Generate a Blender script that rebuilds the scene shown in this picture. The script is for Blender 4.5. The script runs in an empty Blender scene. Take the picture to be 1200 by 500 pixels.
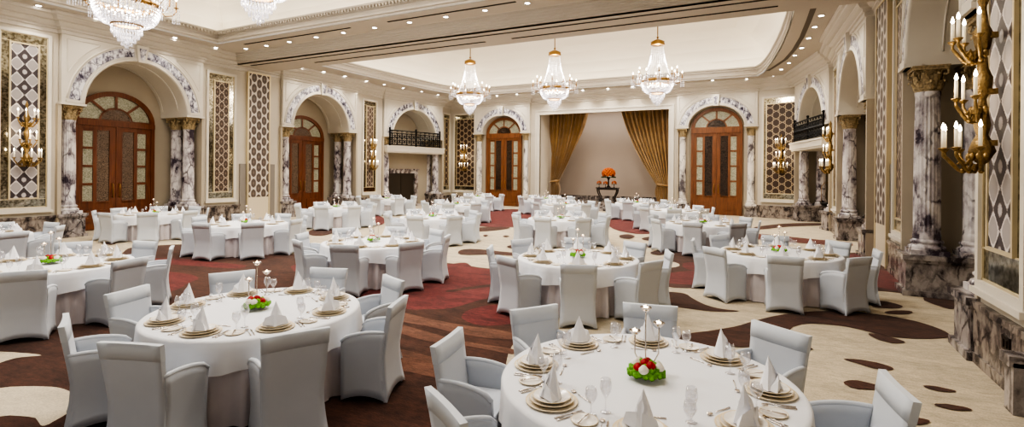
import bpy, math, random
from mathutils import Vector, Matrix
from mathutils.geometry import tessellate_polygon
random.seed(7)
PI=math.pi
sin,cos=math.sin,math.cos
col=bpy.context.scene.collection

# ---------------------------------------------------------------- camera
F_PX,YAW,HORIZON,ROLL,EYE=600.13,.4638,201.21,.0085,2.2
cd=bpy.data.cameras.new('camera'); cam=bpy.data.objects.new('camera',cd); col.objects.link(cam)
cd.sensor_width=36; cd.lens=F_PX/1200*36; cd.shift_y=(HORIZON-250)/1200; cd.clip_start=.05; cd.clip_end=200
cam.matrix_world=Matrix.Translation((0,0,EYE))@Matrix.Rotation(YAW,4,'Z')@Matrix.Rotation(PI/2,4,'X')@Matrix.Rotation(ROLL,4,'Z')
bpy.context.scene.camera=cam
def in_view(x,y,z,m=.06):
    p=Vector((x,y,z))-Vector((0,0,EYE)); d=-sin(YAW)*p.x+cos(YAW)*p.y; r=cos(YAW)*p.x+sin(YAW)*p.y
    if d<.3: return False
    u=600+F_PX*r/d; v=HORIZON-F_PX*p.z/d
    return -1200*m<u<1200*(1+m) and -500*m<v<500*(1+m)

# ---------------------------------------------------------------- materials
def new_mat(name):
    m=bpy.data.materials.new(name); m.use_nodes=True
    nt=m.node_tree; nt.nodes.clear()
    out=nt.nodes.new('ShaderNodeOutputMaterial')
    return m,nt,out
def N(nt,t,ins={},**kw):
    n=nt.nodes.new(t)
    for k,v in kw.items(): setattr(n,k,v)
    for k,v in ins.items():
        if hasattr(v,'is_linked') or isinstance(v,bpy.types.NodeSocket): nt.links.new(v,n.inputs[k])
        else: n.inputs[k].default_value=v
    return n
def rgb(c): return (c[0],c[1],c[2],1)
def srgb(r,g,b):
    f=lambda c:(c/255/12.92) if c/255<=.04045 else ((c/255+.055)/1.055)**2.4
    return (f(r),f(g),f(b))
def principled(name,base,rough=.6,metal=0,noise=0,nscale=8,bump=0,bscale=40,emit=None,estr=0,spec=.5,sheen=0,coat=0):
    m,nt,out=new_mat(name)
    b=N(nt,'ShaderNodeBsdfPrincipled',{'Base Color':rgb(base),'Roughness':rough,'Metallic':metal,'Specular IOR Level':spec,'Sheen Weight':sheen,'Coat Weight':coat})
    tc=N(nt,'ShaderNodeTexCoord')
    if noise:
        n=N(nt,'ShaderNodeTexNoise',{'Vector':tc.outputs['Object'],'Scale':nscale,'Detail':4.0})
        r=N(nt,'ShaderNodeMapRange',{'Value':n.outputs['Fac'],'From Min':.3,'From Max':.7,'To Min':1-noise,'To Max':1+noise})
        mx=N(nt,'ShaderNodeMix',{},data_type='RGBA',blend_type='MULTIPLY')
        mx.inputs[0].default_value=1; mx.inputs[6].default_value=rgb(base)
        nt.links.new(r.outputs[0],mx.inputs[7]); nt.links.new(mx.outputs[2],b.inputs['Base Color'])
    if bump:
        n2=N(nt,'ShaderNodeTexNoise',{'Vector':tc.outputs['Object'],'Scale':bscale,'Detail':3.0})
        bp=N(nt,'ShaderNodeBump',{'Strength':bump,'Height':n2.outputs['Fac'],'Distance':.02})
        nt.links.new(bp.outputs['Normal'],b.inputs['Normal'])
    if emit: b.inputs['Emission Color'].default_value=rgb(emit); b.inputs['Emission Strength'].default_value=estr
    nt.links.new(b.outputs[0],out.inputs[0])
    return m
def ramp(nt,fac,stops):
    r=N(nt,'ShaderNodeValToRGB'); nt.links.new(fac,r.inputs[0]); e=r.color_ramp.elements
    while len(e)<len(stops): e.new(.5)
    for i,(p,c) in enumerate(stops): e[i].position=p; e[i].color=rgb(c)
    return r.outputs[0]
def marble(name,light,mid,dark,scale=1.0,vein=1.0,rough=.25):
    m,nt,out=new_mat(name)
    tc=N(nt,'ShaderNodeTexCoord')
    geo=N(nt,'ShaderNodeNewGeometry')
    pos=geo.outputs['Position']
    rot=N(nt,'ShaderNodeMapping',{'Vector':pos,'Rotation':(.5,.4,.3),'Scale':(scale,scale,scale*.62)})
    n1=N(nt,'ShaderNodeTexNoise',{'Vector':rot.outputs[0],'Scale':1.7,'Detail':6.0,'Roughness':.62})
    off=N(nt,'ShaderNodeMix',{},data_type='RGBA',blend_type='ADD'); off.inputs[0].default_value=.42
    nt.links.new(rot.outputs[0],off.inputs[6]); nt.links.new(n1.outputs['Color'],off.inputs[7])
    v=N(nt,'ShaderNodeTexVoronoi',{'Vector':off.outputs[2],'Scale':2.3},feature='DISTANCE_TO_EDGE')
    n2=N(nt,'ShaderNodeTexNoise',{'Vector':off.outputs[2],'Scale':2.6,'Detail':7.0,'Roughness':.6})
    w=N(nt,'ShaderNodeMapRange',{'Value':v.outputs['Distance'],'From Min':.0,'From Max':.07*vein,'To Min':0.0,'To Max':1.0})
    base=ramp(nt,n2.outputs['Fac'],[(.36,dark),(.46,mid),(.57,light),(.8,light)])
    n3=N(nt,'ShaderNodeTexNoise',{'Vector':rot.outputs[0],'Scale':3.1,'Detail':2.0})
    k=N(nt,'ShaderNodeMapRange',{'Value':n3.outputs['Fac'],'From Min':.38,'From Max':.6,'To Min':0.0,'To Max':1.0})
    mxm=N(nt,'ShaderNodeMath',{0:w.outputs[0],1:k.outputs[0]},operation='MAXIMUM')
    mx=N(nt,'ShaderNodeMix',{},data_type='RGBA'); nt.links.new(mxm.outputs[0],mx.inputs[0]); mx.inputs[6].default_value=rgb(dark); nt.links.new(base,mx.inputs[7])
    b=N(nt,'ShaderNodeBsdfPrincipled',{'Base Color':mx.outputs[2],'Roughness':rough,'Specular IOR Level':.4})
    nt.links.new(b.outputs[0],out.inputs[0]); return m
def lattice(name,ground,line,centre,su,sv,lw=.22,dot=None,hexa=True):
    """staggered medallions in a trellis, in metres of the UV map"""
    m,nt,out=new_mat(name)
    uv=N(nt,'ShaderNodeUVMap'); sp=N(nt,'ShaderNodeSeparateXYZ',{0:uv.outputs[0]})
    def c(s,k):
        a=N(nt,'ShaderNodeMath',{0:s,1:2*PI/k},operation='MULTIPLY'); return N(nt,'ShaderNodeMath',{0:a.outputs[0]},operation='COSINE').outputs[0]
    wob=N(nt,'ShaderNodeTexNoise',{'Vector':uv.outputs[0],'Scale':45.0,'Detail':2.0})
    ad=N(nt,'ShaderNodeMath',{0:wob.outputs['Fac'],1:-.5},operation='ADD')
    mt=lambda x,y,op:N(nt,'ShaderNodeMath',{0:x,1:y},operation=op).outputs[0]
    if hexa:   # rounded medallions on a staggered net: three crossing waves
        px=mt(sp.outputs[0],2*PI/su,'MULTIPLY'); py=mt(sp.outputs[1],2*PI/sv,'MULTIPLY')
        co=lambda x:N(nt,'ShaderNodeMath',{0:x},operation='COSINE').outputs[0]
        g=mt(mt(co(mt(px,2.0,'MULTIPLY')),co(mt(px,py,'SUBTRACT')),'ADD'),co(mt(px,py,'ADD')),'ADD')
        ad2=N(nt,'ShaderNodeMath',{0:ad.outputs[0],1:.35,2:g},operation='MULTIPLY_ADD')
        fac=N(nt,'ShaderNodeMath',{0:ad2.outputs[0],1:1/4.5,2:1.5/4.5},operation='MULTIPLY_ADD')
        q=ramp(nt,fac.outputs[0],[(0,ground),(.03,ground),(.06,line),(lw,line),(lw+.06,centre),(.80,centre),(.88,dot or centre),(1,dot or centre)])
    else:
        g=mt(c(sp.outputs[0],su),c(sp.outputs[1],sv),'ADD')
        ad2=N(nt,'ShaderNodeMath',{0:ad.outputs[0],1:.5,2:g},operation='MULTIPLY_ADD')
        fac=N(nt,'ShaderNodeMath',{0:ad2.outputs[0],1:.25,2:.5},operation='MULTIPLY_ADD')
        q=ramp(nt,fac.outputs[0],[(0,ground),(lw-.1,ground),(lw-.07,line),(lw,line),(lw+.04,centre),(.86,centre),(.93,dot or centre),(1,dot or centre)])
    b=N(nt,'ShaderNodeBsdfPrincipled',{'Base Color':q,'Roughness':.45})
    nt.links.new(b.outputs[0],out.inputs[0]); return m
def carpet_mat(name,c,var=.3,streak=True):
    m,nt,out=new_mat(name)
    tc=N(nt,'ShaderNodeTexCoord')
    mp=N(nt,'ShaderNodeMapping',{'Vector':tc.outputs['Object'],'Scale':(1.0,2.6 if streak else 1.3,1),'Rotation':(0,0,-.12)})
    n=N(nt,'ShaderNodeTexNoise',{'Vector':mp.outputs[0],'Scale':1.6,'Detail':9.0,'Roughness':.72})
    f=N(nt,'ShaderNodeTexNoise',{'Vector':tc.outputs['Object'],'Scale':60.0,'Detail':2.0})
    r=N(nt,'ShaderNodeMapRange',{'Value':n.outputs['Fac'],'From Min':.3,'From Max':.7,'To Min':1-var,'To Max':1+var})
    r2=N(nt,'ShaderNodeMapRange',{'Value':f.outputs['Fac'],'From Min':.3,'From Max':.7,'To Min':.86,'To Max':1.14})
    n5=N(nt,'ShaderNodeTexNoise',{'Vector':mp.outputs[0],'Scale':9.0,'Detail':5.0,'Roughness':.7})
    r5=N(nt,'ShaderNodeMapRange',{'Value':n5.outputs['Fac'],'From Min':.3,'From Max':.7,'To Min':1-var*.8,'To Max':1+var*.8})
    mu0=N(nt,'ShaderNodeMath',{0:r.outputs[0],1:r2.outputs[0]},operation='MULTIPLY')
    mu=N(nt,'ShaderNodeMath',{0:mu0.outputs[0],1:r5.outputs[0]},operation='MULTIPLY')
    mx=N(nt,'ShaderNodeMix',{},data_type='RGBA',blend_type='MULTIPLY'); mx.inputs[0].default_value=1; mx.inputs[6].default_value=rgb(c); nt.links.new(mu.outputs[0],mx.inputs[7])
    b=N(nt,'ShaderNodeBsdfPrincipled',{'Base Color':mx.outputs[2],'Roughness':.95,'Specular IOR Level':.1,'Sheen Weight':.15})
    bp=N(nt,'ShaderNodeBump',{'Strength':.25,'Height':f.outputs['Fac'],'Distance':.01}); nt.links.new(bp.outputs[0],b.inputs['Normal'])
    nt.links.new(b.outputs[0],out.inputs[0]); return m
def mirror_mat(name):
    m,nt,out=new_mat(name)
    tc=N(nt,'ShaderNodeTexCoord')
    n=N(nt,'ShaderNodeTexNoise',{'Vector':tc.outputs['Object'],'Scale':14.0,'Detail':5.0})
    c=ramp(nt,n.outputs['Fac'],[(.38,(.16,.145,.11)),(.52,(.36,.34,.28)),(.7,(.55,.53,.46))])
    b=N(nt,'ShaderNodeBsdfPrincipled',{'Base Color':c,'Roughness':.12,'Metallic':1.0}); nt.links.new(b.outputs[0],out.inputs[0]); return m
def crystal_mat(name,em=.25):
    m,nt,out=new_mat(name)
    lw=N(nt,'ShaderNodeLayerWeight',{'Blend':.35})
    t=N(nt,'ShaderNodeBsdfTransparent',{'Color':(.95,.95,1,1)}); g=N(nt,'ShaderNodeBsdfGlossy',{'Color':(1,1,1,1),'Roughness':.08})
    d=N(nt,'ShaderNodeEmission',{'Color':(.93,.93,1,1),'Strength':em})  # glow added to the crystal so it looks lit from inside
    df=N(nt,'ShaderNodeBsdfDiffuse',{'Color':(.85,.86,.92,1)})
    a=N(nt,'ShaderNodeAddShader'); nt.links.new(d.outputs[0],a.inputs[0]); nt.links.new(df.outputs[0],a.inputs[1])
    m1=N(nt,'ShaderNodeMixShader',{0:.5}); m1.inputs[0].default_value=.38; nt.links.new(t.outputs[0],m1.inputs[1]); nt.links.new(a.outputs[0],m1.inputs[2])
    m2=N(nt,'ShaderNodeMixShader',{0:lw.outputs['Facing']}); nt.links.new(m1.outputs[0],m2.inputs[1]); nt.links.new(g.outputs[0],m2.inputs[2])
    nt.links.new(m2.outputs[0],out.inputs[0]); return m
def glass_mat(name,tint=(.97,.97,.98),k=.10):
    m,nt,out=new_mat(name)
    fr=N(nt,'ShaderNodeLayerWeight',{'Blend':.25})
    mr=N(nt,'ShaderNodeMapRange',{'Value':fr.outputs['Facing'],'From Min':0.0,'From Max':1.0,'To Min':k,'To Max':.75})
    t=N(nt,'ShaderNodeBsdfTransparent',{'Color':rgb(tint)}); g=N(nt,'ShaderNodeBsdfGlossy',{'Color':(.95,.95,.97,1),'Roughness':.04})
    x=N(nt,'ShaderNodeMixShader',{0:mr.outputs[0]}); nt.links.new(t.outputs[0],x.inputs[1]); nt.links.new(g.outputs[0],x.inputs[2])
    nt.links.new(x.outputs[0],out.inputs[0]); return m
def pane_mat(name,a,b_,sc):
    m,nt,out=new_mat(name)
    tc=N(nt,'ShaderNodeTexCoord')
    n=N(nt,'ShaderNodeTexNoise',{'Vector':tc.outputs['Object'],'Scale':sc,'Detail':4.0,'Distortion':1.5})
    c=ramp(nt,n.outputs['Fac'],[(.36,a),(.62,b_)])
    bp=N(nt,'ShaderNodeBump',{'Strength':.3,'Height':n.outputs['Fac'],'Distance':.02})
    b=N(nt,'ShaderNodeBsdfPrincipled',{'Base Color':c,'Roughness':.12,'Normal':bp.outputs[0]}); nt.links.new(b.outputs[0],out.inputs[0]); return m
def wood_mat(name,a,b_):
    m,nt,out=new_mat(name)
    tc=N(nt,'ShaderNodeTexCoord'); mp=N(nt,'ShaderNodeMapping',{'Vector':tc.outputs['Object'],'Scale':(9,9,.9)})
    n=N(nt,'ShaderNodeTexNoise',{'Vector':mp.outputs[0],'Scale':2.0,'Detail':5.0})
    c=ramp(nt,n.outputs['Fac'],[(.3,a),(.7,b_)])
    b=N(nt,'ShaderNodeBsdfPrincipled',{'Base Color':c,'Roughness':.35}); nt.links.new(b.outputs[0],out.inputs[0]); return m
def emit_mat(name,c,s):
    m,nt,out=new_mat(name); e=N(nt,'ShaderNodeEmission',{'Color':rgb(c),'Strength':s}); nt.links.new(e.outputs[0],out.inputs[0]); return m

M={}
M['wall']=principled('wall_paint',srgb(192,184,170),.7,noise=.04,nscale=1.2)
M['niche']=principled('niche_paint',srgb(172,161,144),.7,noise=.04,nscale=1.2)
M['block']=principled('ivory_plaster',srgb(206,200,189),.55,noise=.03,nscale=1.5)
M['cornice']=principled('cornice_plaster',srgb(196,189,179),.5)
M['ceil']=principled('soffit_plaster',srgb(190,181,170),.7)
M['vault']=principled('vault_plaster',srgb(246,240,228),.8)
M['column']=marble('breccia_marble',srgb(214,209,208),srgb(172,165,169),srgb(66,57,68),1.05,.9,.22)
M['palecol']=marble('pale_marble',srgb(226,221,214),srgb(198,192,188),srgb(92,86,90),.8,.35,.25)
M['base']=marble('plinth_marble',srgb(168,161,158),srgb(128,121,120),srgb(54,48,52),1.5,1.0,.22)
M['basedark']=marble('dado_marble',srgb(150,140,132),srgb(105,96,92),srgb(56,50,50),2.0,1.0,.25)
M['inlay']=marble('inlay_marble',srgb(224,222,226),srgb(150,148,160),srgb(58,54,70),2.6,1.3,.25)
M['gold']=principled('gilt_bronze',srgb(146,122,82),.4,.85,noise=.35,nscale=30,bump=.5,bscale=45)
M['capital']=principled('gilt_capital',srgb(156,138,106),.55,.2,noise=.45,nscale=22,bump=.8,bscale=35)
M['brass']=principled('brass',srgb(150,118,72),.35,.9)
M['wood']=wood_mat('door_wood',srgb(90,48,28),srgb(120,70,42))
M['woodl']=wood_mat('door_wood_light',srgb(100,62,38),srgb(132,84,52))
M['paneg']=pane_mat('frosted_pane',srgb(122,124,106),srgb(180,178,160),26)
M['paned']=pane_mat('textured_dark_pane',srgb(50,38,30),srgb(132,112,96),34)
M['paneb']=pane_mat('dark_pane',srgb(26,20,16),srgb(74,58,46),20)
M['lat_grey']=lattice('silver_ogee',srgb(160,154,154),srgb(206,201,200),srgb(66,58,62),.36,.46,.47,srgb(186,180,180),False)
M['lat_brown']=lattice('brown_ogee',srgb(84,66,56),srgb(178,164,148),srgb(72,56,48),.38,.37,.105,srgb(112,96,84))
M['lat_wide']=lattice('grey_ogee',srgb(198,190,180),srgb(200,192,182),srgb(90,78,72),.50,.46,.115,srgb(112,100,92))
M['lat_corner']=lattice('fretwork_screen',srgb(96,76,58),srgb(176,160,134),srgb(62,45,36),.58,.38,.095)
M['mirror']=mirror_mat('antique_mirror')
M['gilt']=principled('champagne_frame',srgb(206,192,160),.35,.4)
M['cover']=principled('stretch_cover',srgb(200,205,213),.75,noise=.02,nscale=3,sheen=.2,spec=.3)
M['cap']=principled('stretch_cover_cap',srgb(207,212,219),.75,sheen=.2,spec=.3)
M['cloth']=principled('white_linen',srgb(232,233,237),.8,noise=.015,nscale=4,spec=.3)
M['satin']=principled('satin_underlay',srgb(214,206,208),.3,noise=.05,nscale=5)
M['napkin']=principled('napkin_linen',srgb(246,246,250),.75,spec=.3)
M['china']=principled('bone_china',srgb(240,234,226),.18)
M['charger']=principled('charger_gold',srgb(238,230,216),.22,.0,noise=.05,nscale=50)
M['goldline']=principled('gold_line',srgb(226,208,174),.3,.0)
M['silver']=principled('silver',srgb(214,206,200),.16,1.0)
M['glass']=glass_mat('stemware_glass')
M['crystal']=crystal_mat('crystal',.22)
M['crystal_lo']=crystal_mat('crystal_faint_glow',.08)
M['bulb']=emit_mat('candle_bulb',(1,.86,.64),22)
M['flame']=emit_mat('tealight_flame',(1,.72,.42),10)
M['downl']=emit_mat('downlight_lens',(1,.95,.86),22)
M['cove']=emit_mat('cove_strip',(1,.93,.8),8)
M['candle']=principled('ivory_candle',srgb(240,232,212),.5,emit=(1,.8,.5),estr=.25)
M['black']=principled('black_iron',srgb(26,25,26),.45,.5)
M['slot']=principled('air_slot',srgb(34,30,27),.8)
M['slotb']=principled('bronze_slot',srgb(92,82,72),.6)
M['stagewall']=principled('taupe_backdrop',srgb(168,154,142),.85,noise=.03,nscale=.6)
M['stagereveal']=principled('stage_reveal',srgb(218,208,192),.7)  # plain pale paint of the stage side walls
M['curtain']=principled('gold_drape',srgb(150,117,72),.36,noise=.15,nscale=3,sheen=.4)
M['tableblack']=principled('black_lacquer',srgb(40,30,26),.3)
M['orange']=principled('orange_petal',srgb(176,88,28),.7,noise=.3,nscale=20)
M['red']=principled('red_petal',srgb(172,14,26),.6,noise=.3,nscale=40)
M['white']=principled('white_petal',srgb(240,234,222),.7,noise=.08,nscale=40)
M['green']=principled('green_leaf',srgb(112,176,46),.6,noise=.35,nscale=60)
M['leafdark']=principled('dark_leaf',srgb(44,70,30),.6,noise=.3,nscale=40)
M['post']=principled('grey_panel',srgb(132,126,120),.5)
M['partition']=principled('partition_panel',srgb(206,194,172),.6)
M['firebox']=principled('firebox_door',srgb(70,62,54),.3,.3)
M['firemar']=marble('fire_surround',srgb(190,182,178),srgb(140,130,128),srgb(70,60,62),1.6,1.0,.3)
M['outlet']=principled('outlet_plate',srgb(60,52,46),.4,.6)
CM={'tan':carpet_mat('carpet_tan',srgb(186,173,150),.24),'cream':carpet_mat('carpet_cream',srgb(200,188,166),.1),
    'brown':carpet_mat('carpet_brown',srgb(70,42,31),.6),'red':carpet_mat('carpet_red',srgb(98,42,40),.55),
    'umber':carpet_mat('carpet_umber',srgb(104,70,55),.45),'redbrown':carpet_mat('carpet_redbrown',srgb(92,44,36),.4)}

# ---------------------------------------------------------------- mesh builder
class MB:
    def __init__(s): s.v=[]; s.f=[]; s.mi=[]; s.sm=[]; s.uv=None
    def add(s,vs,fs,mi=0,smooth=False):
        o=len(s.v); s.v+=[tuple(p) for p in vs]
        for f in fs: s.f.append(tuple(i+o for i in f)); s.mi.append(mi); s.sm.append(smooth)
        return s
    def box(s,x0,x1,y0,y1,z0,z1,mi=0):
        v=[(x0,y0,z0),(x1,y0,z0),(x1,y1,z0),(x0,y1,z0),(x0,y0,z1),(x1,y0,z1),(x1,y1,z1),(x0,y1,z1)]
        return s.add(v,[(0,3,2,1),(4,5,6,7),(0,1,5,4),(1,2,6,5),(2,3,7,6),(3,0,4,7)],mi)
    def grid(s,nu,nv,fn,mi=0,smooth=True,close_u=False,flip=False):
        vs=[fn(i/(nu if close_u else nu-1),j/(nv-1)) for j in range(nv) for i in range(nu)]
        fs=[]
        for j in range(nv-1):
            for i in range(nu if close_u else nu-1):
                a=j*nu+i; b=j*nu+(i+1)%nu; c=b+nu; d=a+nu
                fs.append((d,c,b,a) if flip else (a,b,c,d))
        return s.add(vs,fs,mi,smooth)
    def lathe(s,prof,n=24,c=(0,0,0),mi=0,smooth=True,fn=None):
        vs=[]
        for (r,z) in prof:
            for i in range(n):
                a=2*PI*i/n; k=fn(a,r,z) if fn else r
                vs.append((c[0]+k*cos(a),c[1]+k*sin(a),c[2]+z))
        fs=[]
        for j in range(len(prof)-1):
            for i in range(n):
                fs.append((j*n+i,j*n+(i+1)%n,(j+1)*n+(i+1)%n,(j+1)*n+i))
        return s.add(vs,fs,mi,smooth)
    def disc(s,r,z,n=24,c=(0,0),mi=0,up=True):
        vs=[(c[0]+r*cos(2*PI*i/n),c[1]+r*sin(2*PI*i/n),z) for i in range(n)]
        return s.add(vs,[tuple(range(n)) if up else tuple(range(n-1,-1,-1))],mi)
    def tube(s,pts,r,n=6,mi=0,cap=True,closed=False):
        pts=[Vector(p) for p in pts]; m=len(pts)
        rr=r if isinstance(r,(list,tuple)) else [r]*m
        vs=[]; up=Vector((0,0,1)); prevn=None
        for i,p in enumerate(pts):
            if closed: t=pts[(i+1)%m]-pts[i-1]
            else: t=pts[min(i+1,m-1)]-pts[max(i-1,0)]
            if t.length<1e-9: t=Vector((0,0,1))
            t.normalize()
            if prevn is None:
                a=up if abs(t.z)<.9 else Vector((1,0,0)); nrm=t.cross(a).normalized()
            else:
                nrm=prevn-t*prevn.dot(t)
                nrm=nrm.normalized() if nrm.length>1e-6 else t.orthogonal().normalized()
            prevn=nrm; b=t.cross(nrm)
            for k in range(n):
                a=2*PI*k/n; vs.append(p+nrm*(cos(a)*rr[i])+b*(sin(a)*rr[i]))
        fs=[]
        for i in range(m if closed else m-1):
            for k in range(n):
                j=(i+1)%m
                fs.append((i*n+k,i*n+(k+1)%n,j*n+(k+1)%n,j*n+k))
        if cap and not closed: fs+= [tuple(range(n-1,-1,-1)),tuple(range((m-1)*n,m*n))]
        return s.add(vs,fs,mi,n>4)
    def bead(s,c,r,h,mi=0,n=4,tw=0):
        vs=[(c[0],c[1],c[2]+h),(c[0],c[1],c[2]-h)]+[(c[0]+r*cos(tw+2*PI*i/n),c[1]+r*sin(tw+2*PI*i/n),c[2]) for i in range(n)]
        fs=[]
        for i in range(n): j=(i+1)%n; fs+= [(0,2+i,2+j),(1,2+j,2+i)]
        return s.add(vs,fs,mi)
    def ball(s,c,r,nu=10,nv=7,mi=0,sz=1.0,fn=None):
        def f(u,v):
            a=2*PI*u; b=-PI/2+PI*v; k=r*(fn(a,b) if fn else 1)
            return (c[0]+k*cos(a)*cos(b),c[1]+k*sin(a)*cos(b),c[2]+k*sin(b)*sz)
        return s.grid(nu,nv,f,mi,True,True)
    def mesh(s,name,mats):
        me=bpy.data.meshes.new(name); me.from_pydata(s.v,[],s.f)
        for m in (mats if isinstance(mats,(list,tuple)) else [mats]): me.materials.append(m)
        me.polygons.foreach_set('material_index',s.mi); me.polygons.foreach_set('use_smooth',s.sm)
        if s.uv:
            l=me.uv_layers.new(name='UVMap')
            for lp in me.loops: l.data[lp.index].uv=s.uv(me.vertices[lp.vertex_index].co)
        me.update(); return me
def obj(name,mb,mats,parent=None,label=None,cat=None,group=None,kind=None,loc=None,rz=None):
    me=mb.mesh(name,mats) if isinstance(mb,MB) else mb
    o=bpy.data.objects.new(name,me); col.objects.link(o)
    if parent: o.parent=parent
    return tag(o,label,cat,group,kind,loc,rz)
def tag(o,label=None,cat=None,group=None,kind=None,loc=None,rz=None):
    if label: o['label']=label
    if cat: o['category']=cat
    if group: o['group']=group
    if kind: o['kind']=kind
    if loc is not None: o.location=loc
    if rz is not None: o.rotation_euler=(0,0,rz)
    return o
def empty(name,label=None,cat=None,group=None,kind=None,loc=(0,0,0),rz=0):
    o=bpy.data.objects.new(name,None); col.objects.link(o); o.empty_display_size=.1
    return tag(o,label,cat,group,kind,loc,rz)
KIDS={}
def dup(root,loc,rz=0,label=None,group=None,scale=None):
    r=root.copy(); col.objects.link(r); r.location=loc; r.rotation_euler=(0,0,rz)
    if scale: r.scale=(scale,)*3
    if label: r['label']=label
    if group: r['group']=group
    if root not in KIDS: KIDS[root]=[(c,list(c.children)) for c in root.children]
    for ch,gs in KIDS[root]:
        c=ch.copy(); col.objects.link(c); c.parent=r
        for g in gs:
            d=g.copy(); col.objects.link(d); d.parent=c
    return r
class Proto:
    """first use moves the prototype itself, later uses copy it"""
    def __init__(s,root): s.root=root; s.used=False
    def put(s,loc,rz,label,group=None,scale=None):
        if not s.used:
            s.used=True; tag(s.root,label,None,group,None,loc,rz)
            if scale: s.root.scale=(scale,)*3
            s.root_done=True
            return s.root
        r=dup(s.root,loc,rz,label,group,scale)
        if not scale: r.scale=(1,1,1)
        return r
ORD=['first','second','third','fourth','fifth','sixth','seventh','eighth','ninth','tenth','eleventh','twelfth','thirteenth','fourteenth']
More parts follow.
